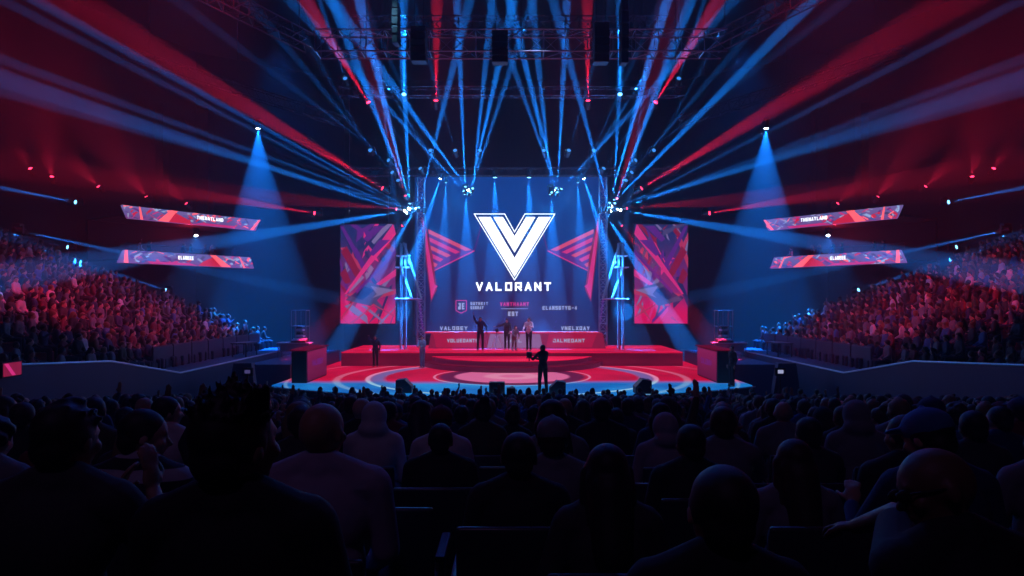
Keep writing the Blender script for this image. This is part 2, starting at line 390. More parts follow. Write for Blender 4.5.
# ------------------------------------------------------------------ screen artwork generator (shards)
def shards(mapf, seed, n, pal, bars=(), asp=1.0):
    rnd = random.Random(seed); bm = bmesh.new(); k = 0
    for i in range(n):
        u, v = rnd.random(), rnd.random(); a = rnd.choice((.6, .75, 2.2, .9, -.5)) + rnd.uniform(-.12, .12); L = rnd.uniform(.15, .55); t = rnd.uniform(.015, .07) if asp == 1 else rnd.uniform(.03, .16)
        dx, dy = math.cos(a) * L, math.sin(a) * L; nx, ny = -math.sin(a) * t / asp, math.cos(a) * t; dx /= asp
        pts = [(u - dx / 2, v - dy / 2), (u + dx / 2, v + dy / 2), (u + dx / 2 * .8 + nx, v + dy / 2 * .8 + ny), (u - dx / 2 * .6 + nx, v - dy / 2 * .6 + ny)]
        pts = [(min(1, max(0, a)), min(1, max(0, b))) for a, b in pts]
        ar = sum(pts[j][0] * pts[(j + 1) % 4][1] - pts[(j + 1) % 4][0] * pts[j][1] for j in range(4))
        if abs(ar) < .002: continue
        poly(bm, [mapf(a, b, .02 + .0006 * k) for a, b in pts], rnd.randrange(len(pal))); k += 1
    for pts, mi in bars:
        poly(bm, [mapf(a, b, .02 + .0006 * k) for a, b in pts], mi); k += 1
    return bm
def shade_screen(name, c0, c1, c2):
    m = mat(name, (.01, .01, .012), .4, 0, (1, 1, 1), .6); nt = m.node_tree; b = nt.nodes['Principled BSDF']
    t = nt.nodes.new('ShaderNodeTexCoord'); sp = nt.nodes.new('ShaderNodeSeparateXYZ'); nt.links.new(t.outputs['Generated'], sp.inputs[0])
    no = nt.nodes.new('ShaderNodeTexNoise'); no.inputs['Scale'].default_value = 1.2; nt.links.new(t.outputs['Generated'], no.inputs['Vector'])
    z = NX(nt, sp.outputs[2]) + (NX(nt, no.outputs['Fac']) - .5) * .5
    nt.links.new(mixc(nt, z.step(.25, .95), mixc(nt, z.step(.08, .4), c0, c1), c2), b.inputs['Emission Color']); b.inputs['Emission Strength'].default_value = .75
    return m
pal2 = [M['pink_e'], M['dred_e'], M['navy_e'], M['purple_e'], emis('screen_rose', (.6, .04, .14), .7), M['slate_e'], emis('screen_mist', (.35, .25, .6), .55)]
side_m = shade_screen('side_screen_picture', (.85, .005, .13), (.25, .02, .2), (.02, .03, .17))
pal = pal2
for s, nm in ((-1, 'left'), (1, 'right')):
    xa, za = P(340 if s < 0 else 634, 324, 40).x, P(0, 324, 40).z; xb, zb = P(396 if s < 0 else 688, 224, 40).x, P(0, 224, 40).z
    o = empty('side_screen', ((xa + xb) / 2, 40, za), 0, 'tall pink and red patterned LED screen %s of the big blue screen' % nm, 'screen', )
    W, H = xb - xa, zb - za
    bm = bmesh.new(); box(bm, (0, .1, H / 2), (W, .18, H)); obj('panel', bm, side_m, o)
    bm = bmesh.new()
    box(bm, (-W / 2, .1, H / 2), (.06, .24, H)); box(bm, (W / 2, .1, H / 2), (.06, .24, H)); box(bm, (0, .1, H), (W, .24, .06)); box(bm, (0, .1, 0), (W, .24, .06))
    obj('frame', bm, M['black'], o)
    mf = (lambda u, v, off, W=W, H=H, s=s: ((u - .5) * W * (-s), -off + .01, v * H))
    bars = [([(.0, .98), (.06, .98), (.5, .55), (.42, .52)], 3), ([(.02, .72), (.12, .78), (.38, .5), (.28, .47)], 1), ([(.0, .5), (.1, .56), (.2, .42), (.1, .4)], 1),
            ([(1, .55), (1, .48), (.45, .3), (.55, .36)], 0), ([(1, .35), (1, .3), (.4, .22), (.1, .3)], 4), ([(.95, .1), (1, .06), (.5, .24), (.44, .24)], 4),
            ([(.1, .24), (.5, .42), (.9, .36), (.55, .18)], 5), ([(.2, .28), (.42, .38), (.62, .34), (.4, .24)], 2), ([(.55, .38), (.66, .3), (.58, .26), (.98, .34)], 6),
            ([(.95, 1), (1, .9), (.12, .3), (.08, .3)], 0), ([(1, .75), (1, .7), (.3, .3), (.28, .33)], 3), ([(.62, .98), (.8, .98), (.5, .82), (.42, .85)], 3), ([(.7, .84), (.9, .84), (.6, .68), (.52, .7)], 3)]
    obj('picture', shards(mf, 11 + s, 44, pal2, bars), pal, o)
    bm = bmesh.new()
    for xx in (-W * .35, W * .35):
        rod(bm, (xx, .2, H), (xx, .2, 24 - za), .02)
    obj('hanging_cable', bm, M['dmetal'], o)

# ------------------------------------------------------------------ counter on the riser
ct = empty('presenter_counter', (0, 38, 1.72), 0, 'long glowing red counter with a pale centre and white lettering below the big screen', 'counter')
def cp(px, z): return (px - 512) / FP * 37.6
bm = bmesh.new(); prism(bm, [(cp(428, 0), 0), (cp(606, 0), 0), (cp(603, 0), .85), (cp(431, 0), .85)], 1, -.3, .5); obj('counter_body', bm, M['dred_e'], ct)
bm = bmesh.new(); box(bm, (0, 0.1, .88), (9.6, .9, .06)); obj('counter_top', bm, M['red_e'], ct)
for a in ((436, 481, 478, 433), (546, 592, 597, 549)):
    bm = bmesh.new(); poly(bm, [(cp(a[0], 0), -.31, .06), (cp(a[1], 0), -.31, .06), (cp(a[2], 0), -.31, .8), (cp(a[3], 0), -.31, .8)]); obj('front_panel', bm, emis('counter_red', (.5, .006, .06), .75), ct)
bm = bmesh.new(); poly(bm, [(cp(487, 0), -.31, .04), (cp(543, 0), -.31, .04), (cp(540, 0), -.31, .8), (cp(490, 0), -.31, .8)]); o = obj('front_panel', bm, emis('counter_lilac', (.35, .16, .38), .7), ct); o['label'] = 'pale lilac centre panel'
for tx, a, b in (('VOLUEOANTS', 447, 478), ('VALL', 505, 522), ('JALMEOANT', 553, 585)):
    bm = bmesh.new(); sc = 37.6 / FP; c = ((a + b) / 2 - 512) * sc
    lettering(bm, tx, (b - a) * sc, .2, .045, lambda u, v: (c + u, -.325, .44 + v)); obj('lettering', bm, M['soft_e'], ct)

# ------------------------------------------------------------------ side desks, gear tables and racks, monitors
M['deskled'] = shade_screen('desk_led_front', (.09, .004, .05), (.13, .006, .06), (.25, .01, .09))
for s, nm in ((-1, 'left'), (1, 'right')):
    o = empty('stage_desk', (s * 8.6, 29.4, 1.0), 0, 'tall dark desk with a glowing red inner face at the %s edge of the stage' % nm, 'desk')
    bm = bmesh.new(); bbox_bev(bm, (s * .1, 0, .66), (.62, 3.0, 1.32), .02); obj('desk_body', bm, M['black'], o)
    bm = bmesh.new(); box(bm, (-s * .22, 0, .67), (.03, 2.85, 1.2)); obj('glowing_face', bm, M['deskled'], o)
    bm = bmesh.new(); box(bm, (s * .08, 0, 1.35), (.74, 3.1, .05)); obj('desk_top', bm, M['pink_e'] if 0 else M['riser_face'], o)
    bm = bmesh.new(); lettering(bm, 'VALOBEY' if s < 0 else 'VNELXO', 1.6, .24, .05, lambda u, v: (-s * .245, -s * -u if s > 0 else u, .75 + v)); obj('lettering', bm, M['purple_e'], o)
    # gear table
    o = empty('equipment_table', (s * 10.55, 33.2, 1.6), 0, 'pale equipment table crowded with gear on the %s platform beside the stage' % nm, 'table')
    bm = bmesh.new(); bbox_bev(bm, (0, 0, .72), (1.6, .7, .06), .015); obj('tabletop', bm, M['edge'], o)
    for a in (-.72, .72):
        for b in (-.28, .28):
            bm = bmesh.new(); rod(bm, (a, b, 0), (a, b, .7), .03); obj('leg', bm, M['grey'], o)
    bm = bmesh.new(); box(bm, (0, -.3, .5), (1.3, .03, .36)); obj('front_cloth', bm, M['grey'], o)
    o = empty('mixing_console', (s * 10.3, 33.1, 2.35), 0, 'low mixing console on the %s equipment table' % nm, 'console')
    bm = bmesh.new(); prism(bm, [(-.25, 0), (.25, 0), (.25, .2), (-.25, .08)], 0, -.35, .35); obj('console_body', bm, M['dmetal'], o)
    bm = bmesh.new()
    for k in range(9): box(bm, (-.3 + k * .075, -.02, .15), (.02, .3, .02), Euler((.23, 0, 0)).to_matrix())
    obj('faders', bm, M['salmon_e'] if 0 else M['edge'], o)
    # frame tower
    o = empty('equipment_tower', (s * 10.5, 33.9, 1.6), 0, 'open scaffold frame tower holding stacked gear on the %s platform' % nm, 'tower')
    bm = bmesh.new()
    for a in (-.36, .36):
        for b in (-.3, .3): rod(bm, (a, b, 0), (a, b, 2.3), .022)
    obj('upright', bm, M['metal'], o)
    bm = bmesh.new()
    for z in (.75, 1.5, 2.28):
        for b in (-.3, .3): rod(bm, (-.36, b, z), (.36, b, z), .018)
        for a in (-.36, .36): rod(bm, (a, -.3, z), (a, .3, z), .018)
    rod(bm, (-.12, -.3, .75), (-.12, -.3, 2.28), .012); rod(bm, (.12, -.3, .75), (.12, -.3, 2.28), .012)
    obj('crossbar', bm, M['metal'], o)
    for k in range(5):
        bm = bmesh.new(); bbox_bev(bm, (0, 0, .86 + k * .15), (.42 - .03 * k, .4, .1), .01); obj('rack_unit', bm, M['edge'] if k % 2 else M['dmetal'], o)
    # barrier boards in front of the stand
    for k in range(7):
        yy = 25.4 + k * 1.5
        o = tag(empty('barrier_board', (s * 13.0, yy, 1.85)), 'dark board in the %s front barrier, %s from the camera end' % (nm, ['first', 'second', 'third', 'fourth', 'fifth', 'sixth', 'seventh'][k]), 'barrier', 'barrier boards in front of the %s stand' % nm)
        bm = bmesh.new(); bbox_bev(bm, (0, 0, .42), (.08, 1.42, .8), .015); obj('board', bm, M['panel'], o)
        bm = bmesh.new(); rod(bm, (0, -.7, .84), (0, .7, .84), .025); obj('top_rail', bm, M['dmetal'], o)
    # table with bits on the walkway
    o = tag(empty('folding_table', (s * 12.2, 31.2, 1.85)), 'small dark table on the %s walkway beside the barrier boards' % nm, 'table')
    bm = bmesh.new(); bbox_bev(bm, (0, 0, .6), (.7, 1.5, .05), .01); obj('tabletop', bm, M['dmetal'], o)
    for a in (-.3, .3):
        for b in (-.65, .65):
            bm = bmesh.new(); rod(bm, (a, b, 0), (a, b, .6), .025); obj('leg', bm, M['dmetal'], o)
    # monitor stand with lit screen
    o = tag(empty('monitor_stand', P(785 if s > 0 else 243, 388, 25.5)), 'slanted black stand with a small lit monitor, just %s of the stage' % nm, 'monitor stand')
    o.location.z = 0; zt = 2.05
    bm = bmesh.new(); prism(bm, [(-.62, 0), (.62, 0), (.36, zt), (-.3, zt)], 1, -.15, .15); obj('stand_panel', bm, M['bluewall'], o)
    bm = bmesh.new(); rod(bm, (-s * .3, -.3, 0), (-s * .3, -.3, 1.6), .03); rod(bm, (-s * .3, -.3, 1.2), (-s * .6, -.5, 0), .02); rod(bm, (-s * .3, -.3, 1.2), (0, -.5, 0), .02); obj('tripod', bm, M['black'], o)
    bm = bmesh.new(); bbox_bev(bm, (-s * .3, -.3, 1.75), (.4, .1, .3), .02); q = obj('monitor', bm, M['black'], o)
    bm = bmesh.new(); box(bm, (-s * .3, -.355, 1.76), (.2, .01, .13)); obj('monitor_glass', bm, M['slate_e'] if s < 0 else M['soft_e'], q)

# balcony boxes with LED ribbons
COR = emis('screen_coral', (1, .12, .16), 1.3); MIST = emis('screen_pale_blue', (.4, .6, 1), .8)
def ribbon_pal(): return [COR, M['pink_e'], M['soft_e'], M['purple_e'], M['blue_e'], M['red_e'], MIST, M['slate_e']]
rib_m = shade_screen('ribbon_picture', (.26, .08, .34), (.18, .12, .42), (.22, .16, .48))
bal_people = []
for s, nm in ((-1, 'left'), (1, 'right')):
    cx = 512
    def Q(px, py, d): 
        v = P(px, py, d); return Vector((abs(v.x) * s, v.y, v.z))
    for which, (pa, ya, pb, yb, tx) in (('upper', (122, 205, 260, 220, 'THENATLAND')), ('lower', (124, 249, 250, 258, 'ELAMEEE'))):
        A = Q(pa, ya, 42); B = Q(pb, yb, 50 if which == 'upper' else 49.4); zt = (A.z + B.z) / 2; h = .80
        dirv = Vector((B.x - A.x, B.y - A.y, 0)); L = dirv.length; dirv.normalize(); nrm = Vector((-dirv.y, dirv.x, 0))
        if nrm.y > 0: nrm = -nrm   # towards the camera / hall
        o = tag(empty('balcony_screen', (A.x, A.y, zt - h)), 'slanting LED ribbon screen on the %s edge of the %s balcony' % (which, nm), 'screen')
        def mp(u, v, off, A=A): 
            sk = .35 * (v - 1) * (1 if which == 'lower' else -1)
            p = Vector((0, 0, 0)) + dirv * (u * L + sk * (1 - 2 * u)) + nrm * off; return (p.x, p.y, v * h)
        bm = bmesh.new(); vs = [bm.verts.new(mp(u, v, off)) for off in (.0, -.2) for u, v in ((0, 0), (1, 0), (1, 1), (0, 1))]
        for f in ((0, 1, 2, 3), (7, 6, 5, 4), (0, 4, 5, 1), (1, 5, 6, 2), (2, 6, 7, 3), (3, 7, 4, 0)): bm.faces.new([vs[i] for i in f])
        bmesh.ops.recalc_face_normals(bm, faces=bm.faces[:]); obj('panel', bm, rib_m, o)
        def mp2(u, v, off, A=A): return mp(u, v, off)
        bars = [([(.2, .02), (.31, .98), (.36, .98), (.28, .02)], 0), ([(.28, .02), (.34, .8), (.42, .4), (.46, .02)], 5), ([(.08, 0), (.1, 1), (.11, 1), (.1, 0)], 0), ([(.47, .02), (.52, .2), (.82, .2), (.8, .02)], 1), ([(.94, 0), (.98, 1), (1, 1), (.97, 0)], 0)]
        if which == 'lower': bars = [([(1 - a, b) for a, b in pts], mi) for pts, mi in bars]
        obj('picture', shards(mp2, 31 + s * 3 + (which == 'upper'), 120, ribbon_pal(), bars, 7.0), ribbon_pal(), o)
        bm = bmesh.new(); flip = 1 if s < 0 else -1
        u0 = .60 if which == 'upper' else .45
        lettering(bm, tx, L * .2 * (1 if which == 'upper' else .6), .24, .05, lambda u, v: tuple(Vector(mp(u0, 0, .09)) + dirv * u * flip + Vector((0, 0, .5 + v)))); obj('lettering', bm, M['white_e'], o)
    # balcony slab + back wall + roof (structure)
    A = Q(122, 252, 42.3); B = Q(252, 258, 50); dirv = Vector((B.x - A.x, B.y - A.y, 0)); dirv.normalize(); nrm = Vector((-dirv.y, dirv.x, 0));
    if nrm.y > 0: nrm = -nrm
    for z0_, z1_, nm2 in ((6.9, 7.0, 'floor_balcony_'), (9.6, 9.75, 'ceiling_balcony_')):
        bm = bmesh.new(); q = [A - nrm * .25, B - nrm * .25, B - nrm * 4.5, A - nrm * 4.5]; prism(bm, [(p.x, p.y) for p in q], 2, z0_, z1_); struct(nm2 + nm, bm, M['wall'])
    bm = bmesh.new(); q = [A - nrm * 4.3, B - nrm * 4.3, B - nrm * 4.5, A - nrm * 4.5]; prism(bm, [(p.x, p.y) for p in q], 2, 7, 9.6); struct('wall_balcony_' + nm, bm, M['wall'])
    bm = bmesh.new()
    rr = tag(empty('balcony_railing', (0, 0, 0)), 'thin metal railing above the lower ribbon screen of the %s balcony' % nm, 'railing')
    for k in range(15):
        p = A.lerp(B, k / 14) - nrm * .3; rod(bm, (p.x, p.y, 7.0), (p.x, p.y, 7.95), .02)
    obj('post', bm, M['dmetal'], rr); bm = bmesh.new(); a, b = A - nrm * .3, B - nrm * .3; rod(bm, (a.x, a.y, 7.95), (b.x, b.y, 7.95), .03); obj('handrail', bm, M['dmetal'], rr)
    for t in (.17, .24, .48, .55, .66, .72, .9): bal_people.append((A.lerp(B, t) - nrm * .95, s, nm, t))
    # laptop glow items
    # pilasters on concourse wall
    for k, (px, d) in enumerate(((8, 46.5), (62, 48), (112, 49.5), (160, 51), (205, 52.5))):
        p = Q(px, 300, d); bm = bmesh.new(); box(bm, (p.x, p.y, 13), (.9, .9, 12)); struct('column_%s_%d' % (nm, k + 1), bm, M['wall'])

# ------------------------------------------------------------------ trusses
def truss(name, a, b, size, label, cat='truss', r=.03, seg=1.0, group=None, m='metal'):
    a = Vector(a); b = Vector(b); o = empty(name, a, 0, label, cat, group)
    d = (b - a); L = d.length; d.normalize()
    up = Vector((0, 0, 1)) if abs(d.z) < .8 else Vector((0, 1, 0)); sd = d.cross(up).normalized(); up = sd.cross(d).normalized()
    h = size / 2; cor = [sd * h + up * h, -sd * h + up * h, -sd * h - up * h, sd * h - up * h]
    bm = bmesh.new()
    for c in cor: rod(bm, c, c + d * L, r)
    obj('chord', bm, M[m], o)
    bm = bmesh.new(); n = max(1, int(L / (size * seg)))
    for i in range(n):
        t0, t1 = i * L / n, (i + 1) * L / n
        for j in range(4):
            c0, c1 = cor[j], cor[(j + 1) % 4]
            if i % 2: c0, c1 = c1, c0
            rod(bm, c0 + d * t0, c1 + d * t1, r * .55, seg=4)
            rod(bm, c0 + d * t0, c1 + d * t0, r * .5, seg=4)
    obj('brace', bm, M[m], o)
    if abs(d.z) < .8:
        bm = bmesh.new()
        for t in (.12, .5, .88): 
            q = d * L * t; rod(bm, q, (q.x, q.y, 24 - a.z), .014)
        obj('hanging_cable', bm, M['dmetal'], o)
    return o
truss('lighting_truss', P(318, 44, 27), P(724, 44, 27), .85, 'long horizontal lattice truss highest across the top of the hall')
truss('lighting_truss', P(352, 25, 31), P(672, 25, 31), .6, 'thinner lattice truss just behind the highest front truss', m='dmetal')
truss('lighting_truss', P(340, 92, 35), P(684, 92, 35), .45, 'thin dark truss carrying the red beams above the logo', m='dmetal')
truss('lighting_truss', P(345, 172, 38.6), P(679, 172, 38.6), .42, 'truss directly over the big screen with blue lamps', m='dmetal')
truss('lighting_truss', P(120, 52, 33), P(345, 122, 36), .5, 'sloping side truss high on the left of the hall', m='dmetal')
truss('lighting_truss', P(904, 52, 33), P(679, 122, 36), .5, 'sloping side truss high on the right of the hall', m='dmetal')
truss('lighting_truss', P(196, -14, 24), P(311, 44, 28.5), .6, 'short truss slanting into the top left corner', m='dmetal')
truss('lighting_truss', P(828, -14, 24), P(713, 44, 28.5), .6, 'short truss slanting into the top right corner', m='dmetal')
for s, nm in ((-1, 'left'), (1, 'right')):
    X = lambda px: px if s < 0 else 1024 - px
    t = truss('truss_tower', (P(X(421), 0, 39.6).x, 39.6, 1.74), P(X(421), 176, 39.6), .42, 'upright lattice truss tower at the %s edge of the big screen' % nm, 'truss')
    # triangular scaffold lit blue
    o = tag(empty('scaffold_frame', (P(X(403), 0, 37.2).x, 37.2, 1.72)), 'triangular blue-lit scaffold frame on the %s side of the big screen' % nm, 'scaffold')
    z = lambda py: P(0, py, 37.2).z - 1.72
    dx = lambda px: -s * (px - 403) / FP * 37.2
    bm = bmesh.new()
    for b in (-.25, .25):
        rod(bm, (dx(401), b, 0), (dx(401), b, z(243)), .035); rod(bm, (dx(405.5), b, 0), (dx(405.5), b, z(243)), .035)
    obj('upright', bm, M['metal'], o)
    bm = bmesh.new()
    for b in (-.25, .25): rod(bm, (dx(404), b, z(243)), (dx(421), b, z(299)), .04)
    obj('diagonal', bm, M['metal'], o)
    bm = bmesh.new()
    for b in (-.25, .25):
        rod(bm, (dx(397), b, z(256)), (dx(409), b, z(256)), .035); rod(bm, (dx(396), b, z(267.5)), (dx(412), b, z(267.5)), .035); rod(bm, (dx(396), b, z(299)), (dx(421), b, z(299)), .045)
        rod(bm, (dx(401), b, z(267)), (dx(412), b, z(299)), .025)
    obj('crossbar', bm, M['edge'], o)

# hanging speaker arrays and drapes at the top
def array(px, py0, py1, w, d, label, tilt=0):
    a = P(px, py0, d); b = P(px, py1, d); o = empty('speaker_array', b, 0, label, 'speaker array', None)
    H = a.z - b.z; n = 5; ww = w / FP * d
    for k in range(n):
        bm = bmesh.new(); zz = H * (k + .5) / n; bbox_bev(bm, (tilt * zz, .08 * (k - 2) ** 2 * .3, zz), (ww, .7, H / n * .93), .03, Euler((.06 * (2 - k), 0, 0)).to_matrix())
        c = obj('speaker_box', bm, M['black'], o)
    bm = bmesh.new()
    for q in (-.3, .3): rod(bm, (q * ww + tilt * H, 0, H), (q * ww + tilt * H, 0, 24 - b.z), .015)
    obj('hanging_cable', bm, M['dmetal'], o)
array(419, 29, 62, 15, 26, 'black speaker array hanging left of the top centre')
array(500, 33, 63, 16, 26, 'black speaker array hanging at the top centre of the hall')
array(601, 25, 63, 15, 26, 'black speaker array hanging right of the top centre')
array(396, 4, 44, 6, 25.4, 'slim dark box column tilting at the top left of centre', .0)
array(624, 2, 64, 7, 25.4, 'slim dark box column tilting at the top right of centre', .0)

# ------------------------------------------------------------------ beam lights
BLUE = (.006, .23, 1.0); RED = (1.0, .012, .06); CYAN = (.005, .2, 1.0)
used_labels = set()
def make_fixture():
    o = empty('beam_light')
    bm = bmesh.new(); bbox_bev(bm, (0, 0, -.02), (.34, .26, .12), .02); obj('base', bm, M['dmetal'], o)
    bm = bmesh.new(); box(bm, (-.2, 0, -.22), (.035, .12, .34)); box(bm, (.2, 0, -.22), (.035, .12, .34)); box(bm, (0, 0, -.085), (.42, .12, .035)); obj('yoke', bm, M['dmetal'], o)
    hd = bmesh.new(); rod(hd, (0, 0, -.22), (0, 0, .2), .11, .15, 12); rod(hd, (0, 0, .2), (0, 0, .25), .155, .155, 12)
    h = obj('lamp_head', hd, M['black'], o); h.location = (0, 0, -.27)
    ln = bmesh.new(); bmesh.ops.create_circle(ln, cap_ends=True, segments=14, radius=.11, matrix=Matrix.Translation((0, 0, .256))); obj('lens', ln, M['cyan_e'], h)
    return o
proto_fix = make_fixture(); first = [True]
LENS = {'b': emis('lens_blue', (.15, .55, 1), 5), 'r': emis('lens_red', (1, .03, .1), 6), 'w': emis('lens_hot', (.6, .88, 1), 60), 'd': emis('lens_dim', (.05, .3, .9), 1.2)}
proto_fix_lens = [c for c in proto_fix.children if c.name.startswith('lamp_head')][0].children[0]
def clock(dx, dy):
    a = math.degrees(math.atan2(dx, dy)) % 360
    return a
def aim_words(dx, dz):
    a = clock(dx, dz); h = a / 30
    hr = ['twelve', 'one', 'two', 'three', 'four', 'five', 'six', 'seven', 'eight', 'nine', 'ten', 'eleven'][int(round(h)) % 12]
    return hr
def fixture(loc, dirv, lens, where, colname, light=None, scale=1.0):
    o = proto_fix if first[0] else copy_tree(proto_fix); first[0] = False
    o.location = loc; o.scale = (scale,) * 3
    head = [c for c in o.children if c.name.startswith('lamp_head')][0]
    dl = dirv.copy(); q = dl.to_track_quat('Z', 'Y'); head.rotation_euler = q.to_euler()
    ls = head.children[0]; 
    ls.data = ls.data if ls.data.materials[0] == LENS[lens] else LM[lens]
    base = '%s lamp %s, beam toward %s o\'clock' % (colname, where, aim_words(dirv.x, dirv.z)); lab = base; k = 0
    extra = [', lower one', ', upper one', ', innermost', ', outermost', ', wide beam', ', narrow beam', ', faint beam', ', next to mast']
    while lab in used_labels: lab = base + extra[k]; k += 1
    used_labels.add(lab); tag(o, lab, 'stage light', 'beam lights of the rig')
    return o, head
LM = {}
for k in LENS:
    me = proto_fix_lens.data.copy(); me.materials[0] = LENS[k]; LM[k] = me
WASH = .3
def spot(loc, dirv, ang, col, e, blend=.35, size=.03, name='spot'):
    l = bpy.data.lights.new(name, 'SPOT'); l.energy = e * (WASH if name == 'wash' else 1); l.color = col; l.spot_size = math.radians(ang); l.spot_blend = blend; l.shadow_soft_size = size
    q = bpy.data.objects.new(name, l); C.objects.link(q); q.location = loc; q.rotation_euler = dirv.to_track_quat('-Z', 'Y').to_euler(); return q
EB = 2.4
placed = []
def seg_dist(p, a, d): # distance from p to the ray a + t d, t > 0
    t = max(0, (p - a).dot(d)); return (p - a - d * t).length
def clear_spot(A, B, g=1.0):
    k = 0
    while True:
        r = .05 * math.sqrt(k); t = k * 2.4
        A2 = A + Vector((r * math.cos(t), .35 * ((k * 7) % 5 - 2) / 2 if k else 0, r * math.sin(t))); d = (B - A2).normalized(); c = A2 - d * .28 * g
        if all((c - c2).length > .4 * g and seg_dist(c2, A2, d) > .24 * g and seg_dist(c, a2, d2) > .24 * g for c2, a2, d2 in placed) or k > 250:
            placed.append((c, A2, d)); return A2
        k += 1
def beam(src, d0, end, d1, ang, col, e, lens='b', where='', fix=True, mirror=True, blend=.35):
    for s in ((0, 1) if mirror else (0,)):
        f = (lambda x: 1024 - x) if s else (lambda x: x)
        A = P(f(src[0]), src[1], d0); B = P(f(end[0]), end[1], d1)
        g = .58 if ('tower' in where or 'edge of big' in where) else 1.0
        if fix: A = clear_spot(A, B, g)
        dv = (B - A).normalized()
        nm = 'red' if col[0] > .5 else 'blue'
        if ang < 5 and lens != 'd' and col[0] < .5: ang2 = ang * (1.8 if ang < 2.5 else 1)
        else: ang2 = ang
        if fix:
            wh = where.replace('SIDE', ('right' if s else 'left') if src[0] < 512 else ('left' if s else 'right'))
            o, h = fixture(A - dv * .28 * g + Vector((0, 0, .27 * g)), dv, lens, wh, nm, None, g)
        spot(A + dv * .03, dv, ang2, col, e * EB * (.6 if col[0] > .5 else (2.6 if lens == 'd' else 9.5 if ang < 2.5 else 6) if ang < 5 else 3.5), blend)
T = 'on SIDE stage tower'
K = 1000
# hot cluster by the screen's upper corner
beam((408, 208), 37, (-4, -22), 27, .95, BLUE, 120 * K, 'w', T)
beam((407, 208), 37, (6, 2), 27, .8, BLUE, 80 * K, 'w', T)
beam((409, 209), 37, (-40, 44), 27, .9, BLUE, 75 * K, 'w', T)
beam((408, 210), 37, (-40, 64), 27, 1.5, BLUE, 90 * K, 'w', T)
beam((411, 207), 37, (0, 90), 26, 1.0, BLUE, 70 * K, 'w', T)
beam((407, 210), 37, (60, 268), 25, 2.2, BLUE, 70 * K, 'w', T)
beam((416, 208), 37, (280, 70), 31, 1.5, BLUE, 160 * K, 'w', T)
beam((410, 206), 37, (362, 78), 31, 1.4, BLUE, 170 * K, 'b', T)
beam((412, 205), 37, (374, 60), 31, 1.5, BLUE, 190 * K, 'b', T)
beam((409, 203), 37, (403, 60), 32, 1.6, BLUE, 170 * K, 'b', T)
beam((418, 207), 37, (455, 60), 31, 1.4, BLUE, 120 * K, 'b', T)
beam((415, 210), 37, (352, 322), 38.5, 9, BLUE, 100 * K, 'w', T)
beam((424, 214), 37, (404, 320), 37.2, 9, BLUE, 26 * K, 'b', T)
# lamps over the screen
T = 'over SIDE edge of big screen'
beam((440, 179), 38, (400, 300), 37, 9, BLUE, 90 * K, 'w', T)
beam((446, 183), 38, (440, 340), 38.4, 12, BLUE, 30 * K, 'b', T)
beam((468, 190), 38, (376, 62), 30, 1.4, BLUE, 170 * K, 'w', T)
beam((466, 187), 38, (457, 0), 31, 1.4, BLUE, 140 * K, 'b', T)
beam((470, 188), 38, (501, 55), 31, 1.3, BLUE, 150 * K, 'b', T)
beam((472, 190), 38, (486, 60), 31, 1.2, BLUE, 130 * K, 'b', T)
beam((469, 192), 38, (520, 40), 31, 1.3, BLUE, 90 * K, 'b', T)
beam((465, 190), 38, (300, 10), 30, 1.4, BLUE, 110 * K, 'b', T)
T = 'above SIDE half of the logo'
beam((495, 178), 38.5, (495, 330), 38.0, 15, BLUE, 34 * K, 'b', T)
beam((469, 194), 38.4, (468, 330), 38.0, 15, BLUE, 30 * K, 'b', T)
# high rig
T = 'high on SIDE rig'
beam((378, 68), 34.5, (396, 210), 37, 2.6, BLUE, 110 * K, 'b', T)
beam((376, 68), 34.5, (440, 170), 37, 2.4, BLUE, 70 * K, 'b', T)
beam((404, 94), 34.5, (404, -30), 28, 2.4, BLUE, 60 * K, 'b', T)
beam((345, 78), 35, (300, -60), 28, 3, BLUE, 60 * K, 'd', T)
# sheaf of dim blue shafts from the rear of the rig to the upper corner
for i, (sx, sy, ex, ey, an, e) in enumerate(((392, 172, 230, -20, 2.6, 80), (398, 180, 330, -30, 2.4, 70), (388, 160, 190, 10, 2.4, 50), (430, 150, 350, -30, 2.2, 50), (455, 150, 400, -40, 2.4, 60), (480, 150, 520, -30, 3.0, 60), (370, 150, 300, 30, 2, 40), (420, 168, 280, -40, 1.8, 70))):
    beam((sx, sy), 37.5, (ex, ey), 28, an, BLUE, e * K, 'd', 'behind SIDE rig')
# red
T = 'on SIDE outer rig'
beam((382, 188), 36, (60, -6), 28, 6.4, RED, 400 * K, 'r', T)
beam((314, 213), 38, (60, 172), 30, 6.5, RED, 160 * K, 'r', T)
beam((368, 102), 34.8, (318, 20), 31, 7.5, RED, 230 * K, 'r', T)
beam((436, 100), 34.8, (437, -10), 31, 7.5, RED, 230 * K, 'r', T)
beam((396, 209), 36.6, (330, 203), 34, 7, RED, 70 * K, 'r', 'on SIDE stage tower')
beam((406, 196), 36.6, (396, 160), 35, 8, RED, 60 * K, 'r', 'on SIDE stage tower')
beam((402, 226), 36.6, (388, 244), 36, 9, RED, 60 * K, 'r', 'low on SIDE stage tower')
# downlights far out on both sides
beam((258, 129), 38, (262, 260), 38, 36, CYAN, 14 * K, 'w', 'hanging alone SIDE of stage')
# small lamps over the stands
T = 'over SIDE stand'
beam((75, 202), 38, (-60, 176), 32, 3.5, BLUE, 40 * K, 'b', T)
beam((25, 232), 30, (260, 282), 44, 3, BLUE, 60 * K, 'b', T)
beam((67, 247), 38, (20, 236), 36, 3, BLUE, 6 * K, 'b', T)
beam((165, 290), 40, (40, 250), 34, 5, BLUE, 30 * K, 'b', T)
beam((196, 236), 46, (196, 300), 44, 60, BLUE, 1 * K, 'w', 'inside SIDE balcony')
